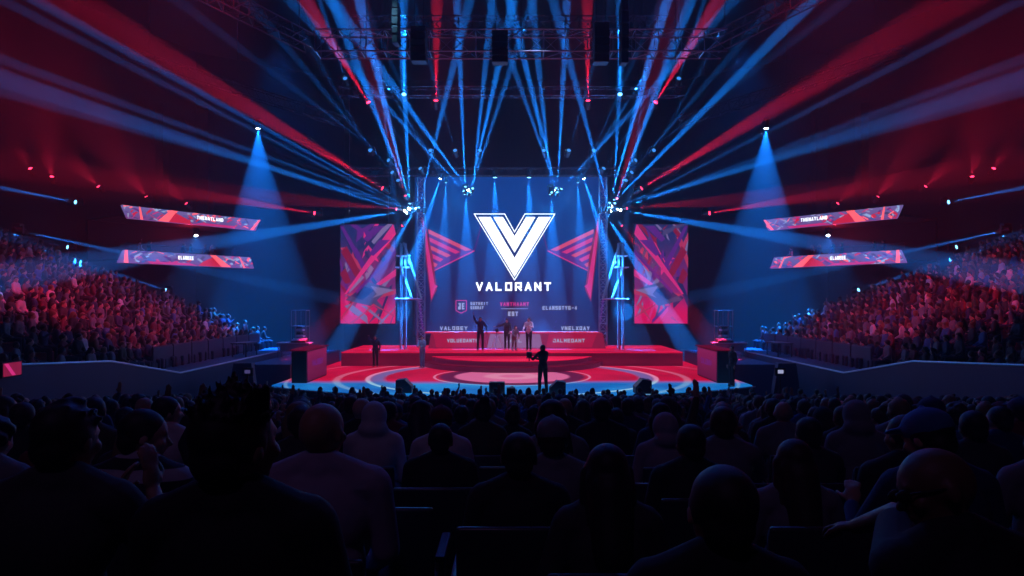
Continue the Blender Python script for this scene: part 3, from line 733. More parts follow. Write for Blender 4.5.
# red uplights of the upper concourse
for k, (px, py, d, ex, ey, an, e) in enumerate(((146, 196, 44, 96, 132, 24, 40), (98, 186, 43, 50, 140, 24, 34), (52, 176, 42, 40, 120, 26, 22), (186, 203, 45, 140, 160, 22, 34), (30, 168, 41, 0, 120, 24, 18))):
    beam((px, py), d, (ex, ey), d - 2.5, an * 1.8, RED, e * K * .17, 'r', 'low on the SIDE upper concourse', blend=.8)

# broad washes (added spots without fixtures) and point lights added as cluster halos ----------------
def wash(loc, tgt, ang, col, e, blend=1.0, size=.3):
    A = Vector(loc); B = Vector(tgt); spot(A, (B - A).normalized(), ang, col, e, blend, size, 'wash')
def glow(px, py, d, e, col=(.02, .3, 1)):
    l = bpy.data.lights.new('added_glow', 'POINT'); l.energy = e; l.color = col; l.shadow_soft_size = .08
    q = bpy.data.objects.new('added_glow', l); C.objects.link(q); q.location = P(px, py, d)
for f in (lambda x: x, lambda x: 1024 - x):
    glow(f(413), 208, 36.0, .42 * K); glow(f(441), 181, 37.2, .15 * K); glow(f(468), 191, 37.2, .22 * K); glow(f(408), 262, 36.9, .2 * K)
for s in (-1, 1):
    wash((s * 15, 44, 21), (s * 12, 38, 0), 70, (.01, .16, 1), 19 * K)      # deep blue haze beside the stage
    wash((s * 5, 46, 20), (s * 5, 42, 0), 60, (.01, .16, 1), 3 * K)
    wash((s * 6, 19, 22), (s * 18.5, 29, 4), 38, (1, .01, .04), 85 * K)       # red on the stands
    wash((s * 12, 22, 21), (s * 12.5, 30, 1), 46, (.04, .2, 1), 9 * K)    # blue on walkway and platforms
    wash((s * 3, 33, 21), (s * 3, 36, 1), 40, (1, .03, .15), 12 * K)
    wash((s * 7, 26, 21), (s * 5, 9, 1), 66, (.05, .12, 1), 7 * K)         # soft blue rim on the audience
for s in (-1, 1): glow(512 + s * 322, 238, 48.5, .13 * K, (1, .02, .06))  # red fill added inside each balcony, no fixture
wash((-4.4, 22, 19), (-4.5, 34.2, 1.8), 9, (.2, .6, 1), 26 * K)            # key on the figure in pale blue
wash((1, 22, 19), (.6, 36.2, 2.6), 11, (.4, .5, 1), 26 * K)
wash((-3, -4.5, 15), (-2, 6, 2.5), 100, (.42, .2, .7), .8 * K)               # faint fill added behind the camera, no lamp there

# ------------------------------------------------------------------ people
rotx = lambda a: Euler((a, 0, 0)).to_matrix()
def limb(bm, a, b, r1, r2, seg=12):
    a = Vector(a); b = Vector(b); rod(bm, a, b, r1, r2, seg); ball(bm, a, r1, 2); ball(bm, b, r2, 2)
def finish(bm, voxel, smooth=4, ratio=1.0):
    me = bpy.data.meshes.new('tmp'); bm.to_mesh(me); bm.free(); o = bpy.data.objects.new('tmp', me); C.objects.link(o)
    m = o.modifiers.new('r', 'REMESH'); m.mode = 'VOXEL'; m.voxel_size = voxel
    if smooth: q = o.modifiers.new('s', 'SMOOTH'); q.factor = .5; q.iterations = smooth
    if ratio < 1: d = o.modifiers.new('d', 'DECIMATE'); d.ratio = ratio
    dg = bpy.context.evaluated_depsgraph_get(); dg.update()
    r = bpy.data.meshes.new_from_object(o.evaluated_get(dg)); bpy.data.objects.remove(o); bpy.data.meshes.remove(me)
    for p in r.polygons: p.use_smooth = True
    return r
def hand(bm, w, d, n, curl=.5, k=1.0, side=1, fr=.009):
    """palm plus four fingers and a thumb; d along the fingers, n out of the palm"""
    w = Vector(w); d = Vector(d).normalized(); n = Vector(n); n = (n - d * n.dot(d)).normalized(); sd = d.cross(n).normalized() * side
    q = Matrix((sd, d, n)).transposed()
    ball(bm, w + d * .048 * k, (.04 * k, .056 * k, .018 * k), 2, q)
    for i, (o, L) in enumerate(((-.03, .068), (-.01, .08), (.011, .074), (.03, .058))):
        p = w + d * .09 * k + sd * o * k; dd = d.copy(); a = 0
        for j in range(3):
            a += curl * (.5 + .35 * j); dd = (d * math.cos(a) + n * math.sin(a)); q2 = p + dd * L * k * (.45, .32, .24)[j]
            limb(bm, p, q2, fr * k, fr * k * .92, 8); p = q2
    p = w + d * .03 * k - sd * .032 * k; q2 = p + (-sd * .7 + d * .6 + n * .3).normalized() * .04 * k; q3 = q2 + (d * .85 - sd * .2 + n * .45 * (1 + curl)).normalized() * .034 * k
    limb(bm, p, q2, .0125 * k, .011 * k, 8); limb(bm, q2, q3, .011 * k, .009 * k, 8)
SEAT_POSE = dict(hip=.52, lean=.06, yaw=0, tilt=0, turn=0,
    armL=((-.235, .04, .76), (-.13, .28, .62)), armR=((.235, .04, .76), (.13, .28, .62)), seated=True, curl=.5, handd=(0, 1, -.2))
def build_person(pose=None, hair='short', voxel=.016, ratio=1.0, long_sleeve=True, build=1.0, fem=False, only_top=False):
    p = dict(SEAT_POSE); p.update(pose or {})
    zb = p['hip']; L = p['lean']; seated = p['seated']
    piv = Vector((0, 0, zb)); RL = rotx(-L); TW = Euler((0, 0, p.get('twist', 0))).to_matrix()
    T = lambda v: piv + RL @ (TW @ (Vector(v) - Vector((0, 0, .52))))
    sw = .165 * build * (.9 if fem else 1)
    def torso(bm, g):
        ball(bm, T((0, 0, .57)), (.165 * build + g, .125 + g, .13 + g), 3, RL @ TW)
        ball(bm, T((0, 0, .72)), (.142 * build + g, .108 + g, .17 + g), 3, RL @ TW)
        ball(bm, T((0, .0, .90)), (.17 * build * (.92 if fem else 1) + g, .115 + g, .17 + g), 3, RL @ TW)
        limb(bm, T((-sw, 0, 1.005)), T((sw, 0, 1.005)), .06 + g, .06 + g)
        for s in (-1, 1): limb(bm, T((s * sw * .95, -.005, 1.015)), T((s * .03, -.01, 1.085)), .05 + g * .8, .045 + g * .4)
    def legs(bm, g, foot=True):
        for s in (-1, 1):
            hp = T((s * .09, .01, .56))
            if seated: kn = Vector((s * .13, .47, .53)); an = Vector((s * .13, .46, .1))
            else:
                ln = p.get('legs', ((-.10, .03), (.10, -.02)))[0 if s < 0 else 1]
                kn = Vector((ln[0] * .95, ln[1] * .5 + .02, zb * .52)); an = Vector((ln[0], ln[1], .09))
            limb(bm, hp, kn, .085 + g, .058 + g); limb(bm, kn, an, .056 + g, .04 + g * 1.6)
            if foot: limb(bm, an + Vector((0, -.02, -.045)), an + Vector((s * .02, .15, -.055)), .042, .034)
    ch = Vector(T((0, .005, 1.10))); HR = RL @ Euler((p['tilt'], p.get('roll', 0), p['yaw'])).to_matrix()
    H = lambda v: ch + HR @ (Vector(v) - Vector((0, 0, 1.10)))
    bm = bmesh.new(); torso(bm, -.012); legs(bm, -.012)
    limb(bm, T((0, -.005, 1.02)), H((0, .005, 1.14)), .056, .052)
    ball(bm, H((0, .0, 1.205)), (.076, .096, .092), 3, HR); ball(bm, H((0, .03, 1.155)), (.058, .066, .072), 3, HR); ball(bm, H((0, .062, 1.108)), (.03, .03, .02), 2, HR)
    limb(bm, H((0, .094, 1.19)), H((0, .112, 1.162)), .009, .013, 8); ball(bm, H((0, .098, 1.163)), (.018, .014, .009), 2, HR)
    limb(bm, H((-.035, .083, 1.212)), H((.035, .083, 1.212)), .011, .011, 8)
    ball(bm, H((0, .088, 1.132)), (.024, .013, .007), 2, HR)
    for s in (-1, 1): ball(bm, H((s * .079, -.002, 1.178)), (.01, .02, .032), 2, HR); ball(bm, H((s * .042, .07, 1.165)), (.022, .022, .022), 2, HR)
    tips = []
    for s, key in ((-1, 'armL'), (1, 'armR')):
        sh = T((s * (sw + .012), 0, 1.0)); el, wr = p[key]; el = T(el) if not p.get('world') else Vector(el); wr = T(wr) if not p.get('world') else Vector(wr)
        limb(bm, sh, el, .05, .039); limb(bm, el, wr, .039, .026)
        hd = p.get('hd' + key[-1], None) or ((wr - el).normalized() * .7 + RL @ Vector(p['handd']) * .5); hn = p.get('hn' + key[-1], (0, 0, -1))
        hand(bm, wr, hd, hn, p['curl'], 1.0, s if key == 'armL' else s, .0095 if voxel < .012 else .011); tips.append((sh, el, wr))
    out = {}
    out['body'] = finish(bm, voxel, 2, ratio)
    bm = bmesh.new(); torso(bm, .012)
    for sh, el, wr in tips:
        if long_sleeve: limb(bm, sh, el, .066, .053); limb(bm, el, el.lerp(wr, .93), .053, .036)
        else: limb(bm, sh, sh.lerp(el, .72), .068, .06)
    if p.get('collar', True): limb(bm, T((0, -.012, 1.05)), T((0, -.005, 1.085)), .07, .062)
    if hair == 'hood':
        ball(bm, H((0, -.02, 1.2)), (.105, .118, .125), 3, HR); ball(bm, H((0, -.05, 1.1)), (.12, .1, .08), 3, HR)
    out['shirt'] = finish(bm, voxel, 5, ratio)
    bm = bmesh.new(); legs(bm, .012, False); ball(bm, T((0, 0, .56)), (.175 * build, .135, .12), 3, RL)
    out['trousers'] = finish(bm, voxel * 1.2, 3, ratio)
    bm = bmesh.new(); rnd = random.Random(hash(hair) % 97 if 0 else len(hair) * 7)
    if hair in ('short', 'spiky', 'cap', 'curly', 'long', 'bun', 'tousled'):
        ball(bm, H((0, -.014, 1.222)), (.083, .098, .09), 3, HR); ball(bm, H((0, -.055, 1.165)), (.068, .05, .06), 3, HR)
        for s in (-1, 1): ball(bm, H((s * .07, -.01, 1.2)), (.017, .045, .045), 2, HR)
    if hair == 'spiky':
        ball(bm, H((-.005, -.01, 1.285)), (.066, .075, .04), 3, HR); ball(bm, H((0, -.01, 1.31)), (.03, .04, .03), 2, HR)
        r3 = random.Random(4)
        for i in range(190):
            t = r3.uniform(0, 2 * PI); u = math.sqrt(r3.random()); x, y = .074 * math.cos(t) * u, .08 * math.sin(t) * u; z = 1.295 - .05 * u * u
            tall = .045 * max(0, 1 - abs(x + .0) / .05) + .012 + r3.uniform(0, .022)
            limb(bm, H((x, y - .01, z)), H((x * 1.2 + r3.uniform(-.02, .02), y * 1.15 - .01 + r3.uniform(-.02, .02), z + tall)), .010, .0025, 5)
        for i in range(14): limb(bm, H((.064, -.03 + .005 * i, 1.26)), H((.088 + r3.uniform(-.008, .008), -.035 + .005 * i, 1.325 + r3.uniform(-.012, .02))), .011, .003, 5)
    if hair == 'tousled':
        for i in range(34):
            t = rnd.uniform(0, 2 * PI); u = rnd.uniform(0, 1); x, y = .075 * math.cos(t) * u, .085 * math.sin(t) * u; z = 1.3 - .07 * u * u
            limb(bm, H((x, y - .014, z)), H((x * 1.2 + .01, y * 1.15, z + .022)), .018, .007, 6)
    if hair == 'curly':
        for i in range(60):
            t = rnd.uniform(0, 2 * PI); ph = rnd.uniform(-.2, 1.5); x, y, z = .09 * math.cos(t) * math.cos(ph), .1 * math.sin(t) * math.cos(ph) - .02, .095 * math.sin(ph)
            if y > .06: continue
            ball(bm, H((x, y, 1.22 + z)), .026, 1)
    if hair == 'long':
        ball(bm, H((0, -.045, 1.16)), (.092, .075, .11), 3, HR); limb(bm, H((0, -.06, 1.14)), T((0, -.12, .92)), .088, .075)
        for s in (-1, 1): limb(bm, H((s * .078, .0, 1.2)), T((s * .095, -.06, .93)), .028, .03)
        limb(bm, T((0, -.12, .92)), T((.0, -.125, .82)), .07, .035)
    if hair == 'bun': ball(bm, H((0, -.07, 1.3)), (.048, .045, .045), 3, HR)
    if hair == 'cap': pass
    if hair not in ('bald', 'hood'): out['hair'] = finish(bm, .0055, 1, ratio) if hair == 'spiky' else finish(bm, max(.009, voxel * .75), 2, ratio)
    else: bm.free()
    if hair == 'cap':
        bm = bmesh.new(); ball(bm, H((0, -.008, 1.238)), (.09, .106, .085), 3, HR); ball(bm, H((0, .10, 1.245)), (.07, .075, .013), 3, HR); ball(bm, H((0, -.008, 1.325)), .012, 2)
        out['cap'] = finish(bm, max(.008, voxel * .7), 2, ratio)
    if hair == 'bald':
        pass
    return out, H, T
PN = {'body': 'body', 'shirt': 'shirt', 'trousers': 'trousers', 'hair': 'hair', 'cap': 'cap'}
def mount(meshes, loc, rz, sc, skin, shirt, hairm, label, group=None, name='seated_person', capm=None, cat='person', pants=None):
    o = empty(name, loc, rz, label, cat, group); o.scale = (sc,) * 3
    for k, me in meshes.items():
        m = {'body': skin, 'shirt': shirt, 'trousers': pants or M['denim'], 'hair': hairm, 'cap': capm or SHIRT['navy']}[k]
        c = bpy.data.objects.new(PN[k], me); C.objects.link(c); c.parent = o
        if not me.materials: me.materials.append(None)
        c.material_slots[0].link = 'OBJECT'; c.material_slots[0].material = m
    return o
# ---- seats
def make_seat(label):
    o = empty('auditorium_seat', (0, 0, 0), 0, label, 'seat', 'auditorium seats')
    bm = bmesh.new(); bbox_bev(bm, (0, .04, .42), (.46, .44, .09), .035); obj('seat', bm, M['seatf'], o, True)
    bm = bmesh.new(); bbox_bev(bm, (0, -.23, .66), (.47, .07, .46), .032, rotx(.12)); obj('backrest', bm, M['seatf'], o, True)
    bm = bmesh.new(); bbox_bev(bm, (0, -.268, .67), (.49, .03, .49), .014, rotx(.12)); obj('back_shell', bm, M['seatp'], o, True)
    for s in (-1, 1):
        bm = bmesh.new(); bbox_bev(bm, (s * .262, .0, .62), (.05, .36, .035), .012); bbox_bev(bm, (s * .262, -.06, .45), (.03, .08, .33), .01); obj('armrest', bm, M['seatp'], o)
        bm = bmesh.new(); box(bm, (s * .2, -.05, .2), (.04, .09, .4)); box(bm, (s * .2, .0, .015), (.07, .3, .03)); obj('leg', bm, M['dmetal'], o)
    return o
seat0 = make_seat('x'); seat_used = [False]; seat_spots = []
def put_seat(x, y, z, label):
    o = copy_tree(seat0) if seat_used[0] else seat0; seat_used[0] = True
    o.location = (x, y - .04, z + .002); o['label'] = label; seat_spots.append((x, y)); return o

HV = .0085
heroes = []
def hero(px, row_y, pose, hair, skin, shirt, hairm, label, top=None, sc=1.0, rz=0, x=None, seat=True, **k):
    """px: picture column, row_y: distance; sits on the step it falls on"""
    X = (px - 512) / FP * row_y if x is None else x
    i = max(0, round((row_y - ROW0) / PITCH)); z = floor_z(i)
    capm = k.pop('capm', None); v = k.pop('voxel', HV if row_y < 3.2 else .012)
    ms, H, T = build_person(pose, hair, voxel=v, **k)
    if top is not None:
        zt = 4.4 + (300 - top) / FP * row_y; sc = (zt - z) / (1.31 if hair != 'hood' else 1.33)
    o = mount(ms, (X, row_y, z), rz, sc, skin, shirt, hairm, label, None, 'seated_person', capm); heroes.append((X, row_y, sc)); 
    if seat: put_seat(X, row_y, z, 'dark seat beneath the ' + ' '.join(label.split()[:12]).rstrip(','))
    return o, H, T
ROWN = ['first', 'second', 'third', 'fourth', 'fifth', 'sixth', 'seventh', 'eighth', 'ninth', 'tenth', 'eleventh', 'twelfth', 'thirteenth', 'fourteenth', 'fifteenth', 'sixteenth', 'seventeenth', 'eighteenth', 'nineteenth', 'twentieth']
rest = dict()
hero(237, 1.75, dict(yaw=-.55, lean=-.02), 'spiky', SKIN[1], SHIRT['black'], HAIR[0], 'man with tall spiky black hair blocking the view nearest the camera', sc=1.085)
hero(318, 2.62, dict(yaw=-.25), 'bald', SKIN[1], mat('cloth_purple_lit', (.34, .3, .38), .85, noise=.1, nscale=14), HAIR[0], 'bald man in a pale long-sleeved shirt beside the spiky-haired man', top=401, build=1.12)  # white-ish shirt, purple light tinted into its colour
hero(519, 2.95, dict(lean=.04), 'short', SKIN[1], SHIRT['black'], HAIR[0], 'dark-haired man in a dark jacket seated at the middle of the second row', top=433)
hero(609, 2.5, dict(lean=.08), 'long', SKIN[0], SHIRT['charcoal'], HAIR[0], 'woman with long dark hair just right of the middle, nearest the stage axis', top=446, fem=True, build=.95)
hero(720, 1.66, dict(yaw=.1, roll=.1, lean=.02), 'short', SKIN[1], SHIRT['black'], HAIR[0], 'large dark round head of a man at the bottom right of centre', top=466)
hero(48, 2.1, dict(yaw=-.2, lean=.12, armR=((.3, .12, .8), (.13, .3, .99)), armL=((-.28, .12, .78), (-.02, .33, .93)), handd=(0, .1, 1), hdR=(-.1, 0, 1), hnR=(-1, .3, 0), hdL=(.3, .1, 1), hnL=(1, .2, 0), curl=.25), 'tousled', SKIN[1], SHIRT['charcoal'], HAIR[0], 'person clapping with both hands raised in the bottom left corner', top=404, long_sleeve=False)
hero(131, 2.95, dict(yaw=-1.05, lean=.12, tilt=-.1), 'short', SKIN[0], M['stripe'], HAIR[0], 'youth in a striped jersey turned towards the stage, left of the spiky-haired man', top=411)
gman, gH, _ = hero(968, 1.72, dict(yaw=1.4, lean=.1, tilt=-.25, roll=.15, twist=.3, world=True, armL=((-.02, .28, 1.05), (-.02, .53, .93)), armR=((.33, .1, .76), (.2, .34, .66)), hdL=(-.2, 1, -.3), curl=.5), 'bald', SKIN[2], SHIRT['black'], HAIR[0], 'bald man in dark glasses with his arm stretched over the seat in front, far right', top=447, long_sleeve=False, build=1.1)
hero(955, 2.75, dict(yaw=.5, lean=.22, tilt=-.15, armL=((-.3, .2, .72), (-.16, .42, .9)), hdL=(.3, .6, .7), curl=.7), 'cap', SKIN[1], SHIRT['navy'], HAIR[0], 'person in a blue cap leaning forward with a hand near the face, far right', top=412, capm=SHIRT['blue'])
hero(797, 2.95, dict(lean=.05, yaw=.1), 'long', SKIN[0], SHIRT['grey'], HAIR[1], 'woman with very long brown hair seated on the right beside an empty seat', top=440, fem=True)
hero(911, 3.55, dict(lean=.08, yaw=.3), 'short', SKIN[1], SHIRT['black'], HAIR[0], 'broad man in a black shirt with cropped hair, left of the blue cap', top=416, build=1.05)
hero(553, 3.62, dict(lean=.05), 'cap', SKIN[0], SHIRT['grey'], HAIR[1], 'man in a grey top and a pale cap at the middle of the third row', top=419, capm=SHIRT['grey'])
hero(440, 4.4, dict(lean=.05), 'short', SKIN[1], SHIRT['black'], HAIR[0], 'man in a black hoodie with short hair, left of the middle in the fourth row', top=424, build=1.1)
hero(163, 5.35, dict(lean=.08, yaw=-.9), 'short', SKIN[0], SHIRT['white'], HAIR[0], 'young man in a white shirt turned towards the stage, left side', top=397)
hero(666, 5.4, dict(lean=.1, yaw=.4), 'hood', SKIN[0], mat('cloth_scarf', (.3, .27, .3), .9, noise=.1, nscale=20), HAIR[0], 'person wearing a pale hood, right of the middle', top=412)
hero(692, 3.75, dict(lean=.05, yaw=.2), 'short', SKIN[1], SHIRT['black'], HAIR[0], 'man with a rounded dark head just behind the hooded person', top=425)
hero(388, 7.1, dict(lean=.1, yaw=-.4), 'short', SKIN[1], SHIRT['maroon'], HAIR[0], 'man in a maroon jacket left of the middle, sixth row away', top=402)
bm = bmesh.new()
for q in (-.031, .031): ball(bm, gH((q, .098, 1.19)), (.026, .008, .019), 2, None)
limb(bm, gH((-.01, .105, 1.195)), gH((.01, .105, 1.195)), .004, .004, 6)
for q in (-1, 1): limb(bm, gH((q * .056, .09, 1.195)), gH((q * .082, .0, 1.19)), .004, .004, 6)
sg = obj('sunglasses', bm, M['black'], gman, True); sg['label'] = 'dark sunglasses'

# ---- filler crowd, rows of the sloping floor
VAR = []
poses = [dict(), dict(yaw=.35, lean=.1), dict(yaw=-.4, lean=.02), dict(lean=.2, armL=((-.22, .16, .72), (-.03, .3, .78)), armR=((.22, .16, .72), (.03, .3, .78))),
         dict(armR=((.27, .1, .86), (.14, .3, 1.08)), hdR=(0, .1, 1), hnR=(0, 1, 0), curl=.9), dict(yaw=.15, roll=.12), dict(yaw=-.9, lean=.05), dict(armL=((-.28, .06, 1.1), (-.2, .12, 1.36)), hdL=(0, .1, 1), curl=.2)]
HSTY = ['short', 'long', 'cap', 'curly', 'tousled', 'bun', 'bald', 'hood']
HW = {'short': 'short hair', 'long': 'long hair', 'cap': 'a cap', 'curly': 'curly hair', 'tousled': 'tousled hair', 'bun': 'a hair bun', 'bald': 'a bald head', 'hood': 'the hood up'}
combos = [('short', 0), ('tousled', 1), ('short', 2), ('long', 5), ('cap', 0), ('curly', 3), ('short', 4), ('bun', 1), ('hood', 3), ('bald', 2), ('long', 6), ('short', 7), ('tousled', 6), ('short', 1), ('short', 5)]
for hs, pi in combos:
    ms, _, _ = build_person(poses[pi], hs, voxel=.016, fem=hs in ('long', 'bun'), ratio=.55)
    VAR.append((hs, pi, ms))
rnd = random.Random(77)
COLW = {'black': 'black', 'charcoal': 'charcoal', 'navy': 'navy', 'grey': 'grey', 'white': 'white', 'maroon': 'maroon', 'olive': 'olive', 'blue': 'blue'}
cands = []
for i in range(1, NROW + 2):
    y = ROW0 + i * PITCH + .04
    xmax = min(10.9, .78 * y + .5)
    nn = int(xmax / .56)
    for j in range(-nn, nn + 1):
        x = (j + (.5 if i % 2 else 0)) * .56
        cands.append((x, y, i, j + nn + 1, nn))
cands = [c for c in cands if c[2] >= 3 or (c[2] == 2 and abs(c[0]) > 2.3)]
indiv = []; far = []
for x, y, i, j, nn in cands:
    if i > NROW - 2 and False: continue
    if any(abs(x - hx) < .46 and abs(y - hy) < .62 for hx, hy, _ in heroes): continue
    empty_seat = rnd.random() < (.16 if i < 6 else .05) or (i == 3 and -1.4 < x < -.3)
    if i <= 5 and not any(abs(x - a) < .5 and abs(y - b) < .5 for a, b in seat_spots):
        put_seat(x, y, floor_z(i), 'dark auditorium seat in the %s row, %s from the left' % (ROWN[i], ROWN[j - 1]) if j <= 20 else 'dark auditorium seat at the right end of the %s row' % ROWN[i])
    if empty_seat: continue
    (indiv if len(indiv) < 268 else far).append((x, y, i, j, rnd.randrange(len(VAR)), rnd.choice(SHN + ['black', 'black', 'navy', 'charcoal', 'grey']), rnd.uniform(.95, 1.06), rnd.randrange(3), rnd.choice((0, 0, 0, 1, 1, 2)), rnd.uniform(-.15, .15)))
# occupied empty-looking seats beside the nearest people
for x, y, lab in ((-.62, 3.6, 'empty dark seat in front of the middle gap, left of centre'), (-1.05, 2.62, None), (.95, 2.62, 'empty dark seat left of the woman with very long brown hair'), (1.25, 1.7, None), (-.2, 1.7, None), (.0, 1.66, None), (1.75, 3.55, 'empty dark seat left of the broad man in black')):
    if lab and not any(abs(x - a) < .5 and abs(y - b) < .5 for a, b in seat_spots):
        put_seat(x, y, floor_z(max(0, round((y - ROW0) / PITCH))), lab)
for x, y, i, j, v, sh, sc, sk, hr, rz in indiv:
    hs, pi, ms = VAR[v]
    side = 'left' if x < 0 else 'right'
    doing = {3: 'hands together', 4: 'holding a hand up', 7: 'one arm raised'}.get(pi, 'sitting')
    rw = ROWN[i] if i < 20 else 'farthest'
    k = len([1 for q in indiv if q[2] == i and (q[0] < 0) == (x < 0) and abs(q[0]) < abs(x)])
    lab = 'person in %s top with %s, %s row, %s seat %s of middle' % (COLW[sh], HW[hs], rw, ROWN[min(k, 19)], side)
    pn = mount(ms, (x, y + rnd.uniform(-.04, .04), floor_z(i) if i < NROW else 0), rz, sc, SKIN[sk], SHIRT[sh], HAIR[hr], lab, 'audience seated on the sloping floor', capm=SHIRT[rnd.choice(['grey', 'navy', 'maroon'])])

# ---- everybody farther away: one uncountable crowd
lods = []
pl = [('body', 0), ('shirt', 1), ('trousers', 2), ('hair', 3), ('cap', 3)]
for hs, pi in (('short', 0), ('tousled', 1), ('long', 5), ('short', 3), ('cap', 2), ('short', 6), ('curly', 4), ('tousled', 1), ('short', 7), ('long', 5), ('short', 2), ('bun', 0)):
    ms, _, _ = build_person(poses[pi], hs, voxel=.03, ratio=.22)
    V = []; Fv = []; MI = []; off = 0
    for k, mi in pl:
        if k not in ms: continue
        me = ms[k]; n_ = len(me.vertices); a = np.empty(n_ * 3, 'f'); me.vertices.foreach_get('co', a); V.append(a.reshape(-1, 3))
        me.calc_loop_triangles(); t = np.empty(len(me.loop_triangles) * 3, 'i'); me.loop_triangles.foreach_get('vertices', t); Fv.append(t.reshape(-1, 3) + off); MI.append(np.full(len(me.loop_triangles), mi)); off += n_
    lods.append((np.concatenate(V), np.concatenate(Fv), np.concatenate(MI)))
spots_ = []
for x, y, i, j, v, sh, sc, sk, hr, rz in far: spots_.append((x, y, floor_z(i) if i < NROW else 0, rz, sc))
for s in (-1, 1):
    for k in range(NST):
        xx = 13.1 + (k + .35) * SR; zz = stand_z(k)
        y = 13.5
        while y < 36.2:
            y += rnd.uniform(.5, .6)
            if xx > .78 * y + 1.2: continue
            if 20.2 < y < 21.3 or 29.3 < y < 30.1 and k > 5: continue   # aisles
            if y < 20 and xx < 14.5: pass
            if rnd.random() < .07: continue
            spots_.append((s * (xx + rnd.uniform(-.06, .06)), y, zz, s * (PI / 2 - .35) + rnd.uniform(-.3, .3), rnd.uniform(.93, 1.07)))
    # a few standing tiers higher up, left and right upper deck front
for P0, s, nm, t in bal_people: spots_.append((P0.x, P0.y, 7.0, s * .9, 1.0))
VV = []; FF = []; MM = []; off = 0
for (x, y, z, rz, sc) in spots_:
    V, Fc, mi = lods[rnd.randrange(len(lods))]
    c, s_ = math.cos(rz), math.sin(rz)
    W = np.empty_like(V); W[:, 0] = (V[:, 0] * c - V[:, 1] * s_) * sc + x; W[:, 1] = (V[:, 0] * s_ + V[:, 1] * c) * sc + y; W[:, 2] = V[:, 2] * sc + z
    VV.append(W); FF.append(Fc + off); off += len(V)
    sm = 3 + rnd.choice((0, 1, 2, 3, 4, 5, 6, 7, 0, 1, 2, 5, 3, 3)); hm = 11 + rnd.choice((0, 0, 0, 1, 1, 2)); km = rnd.randrange(3)
    MM.append(np.array([km, sm, 14, hm])[mi])
VV = np.concatenate(VV); FF = np.concatenate(FF); MM = np.concatenate(MM)
me = bpy.data.meshes.new('audience_crowd'); me.vertices.add(len(VV)); me.vertices.foreach_set('co', VV.ravel())
me.loops.add(len(FF) * 3); me.loops.foreach_set('vertex_index', FF.ravel().astype('i')); me.polygons.add(len(FF))
me.polygons.foreach_set('loop_start', np.arange(0, len(FF) * 3, 3, dtype='i')); me.polygons.foreach_set('material_index', MM.astype('i'))
for m in SKIN + [SHIRT[k] for k in SHN] + HAIR + [M['denim']]: me.materials.append(m)
me.update(); me.validate(); me.shade_smooth()
crowd = bpy.data.objects.new('audience_crowd', me); C.objects.link(crowd)
tag(crowd, 'dense crowd filling both red-lit side stands, the balconies and the farthest floor rows', 'crowd', None, 'stuff')
print('CROWD', len(spots_), len(FF), 'INDIV', len(indiv), 'SEATS', len(seat_spots))

# ---- people on the stage
def stand(loc, pose, hair, skin, shirt, hairm, pants, label, rz=PI, height=1.76, **k):
    pz = dict(seated=False, hip=.95, lean=.03, armL=((-.24, -.02, .74), (-.23, .08, .5)), armR=((.24, -.02, .74), (.23, .08, .5)), handd=(0, 0, -1), curl=.4); pz.update(pose)
    ms, H, T = build_person(pz, hair, voxel=.012, **k)
    return mount(ms, loc, rz, height / 1.74, skin, shirt, hairm, label, None, 'standing_person', None, 'person', pants)
q = P(543, 398, 24.75); 
stand((q.x, 24.75, 1.0), dict(yaw=.4, armL=((-.27, .22, .80), (-.25, .47, .88)), armR=((.25, .16, .76), (-.06, .40, .80)), curl=1.0, legs=((-.13, .02), (.13, -.04)), hdL=(0, 1, 0), hdR=(-.3, 1, 0)), 'short', SKIN[1], SHIRT['black'], HAIR[0], SHIRT['black'], 'person in black with a handheld camera rig standing at the front edge of the stage', rz=.55, height=1.78)
cx, cyy = q.x - .47, 25.07
o = tag(empty('handheld_camera', (cx - .02, cyy + .05, 1.0 + 1.27)), 'camera rig held out by the person at the front of the stage', 'camera')
bm = bmesh.new(); bbox_bev(bm, (0, 0, .13), (.2, .26, .18), .02); obj('camera_body', bm, M['black'], o)
bm = bmesh.new(); rod(bm, (0, .12, .13), (0, .26, .13), .06, .07, 12); obj('lens', bm, M['black'], o)
bm = bmesh.new(); rod(bm, (0, 0, -.12), (0, 0, .06), .022); rod(bm, (-.12, 0, .0), (.12, 0, .0), .016); obj('grip', bm, M['dmetal'], o)
zr = 1.72
sp_ = lambda px, d: (px - 512) / FP * d
stand((sp_(480.5, 36.3), 36.3, zr), dict(armL=((-.3, .05, .8), (-.32, .2, .62)), armR=((.3, .06, 1.16), (.36, .1, 1.42)), hdR=(0, 0, 1), legs=((-.12, .03), (.14, -.02)), yaw=.2), 'short', SKIN[1], SHIRT['navy'], HAIR[0], SHIRT['black'], 'presenter in dark clothes with one arm raised, on the riser', height=1.78)
stand((sp_(507, 36.9), 36.9, zr), dict(lean=.25, armR=((.36, .1, .95), (.6, .2, .93)), hdR=(1, .2, 0), armL=((-.22, .14, .76), (-.15, .34, .7)), yaw=-.4), 'tousled', SKIN[0], SHIRT['charcoal'], HAIR[1], SHIRT['charcoal'], 'person leaning forward and pointing sideways, middle of the riser', height=1.7)
stand((sp_(514, 36.0), 36.0, zr), dict(lean=.3, hip=.78, armL=((-.22, .18, .76), (-.1, .36, .72)), armR=((.22, .18, .76), (.1, .36, .72))), 'long', SKIN[0], SHIRT['grey'], HAIR[1], SHIRT['grey'], 'small crouched person in pale clothing, middle of the riser', rz=PI + .5, height=1.52, fem=True)
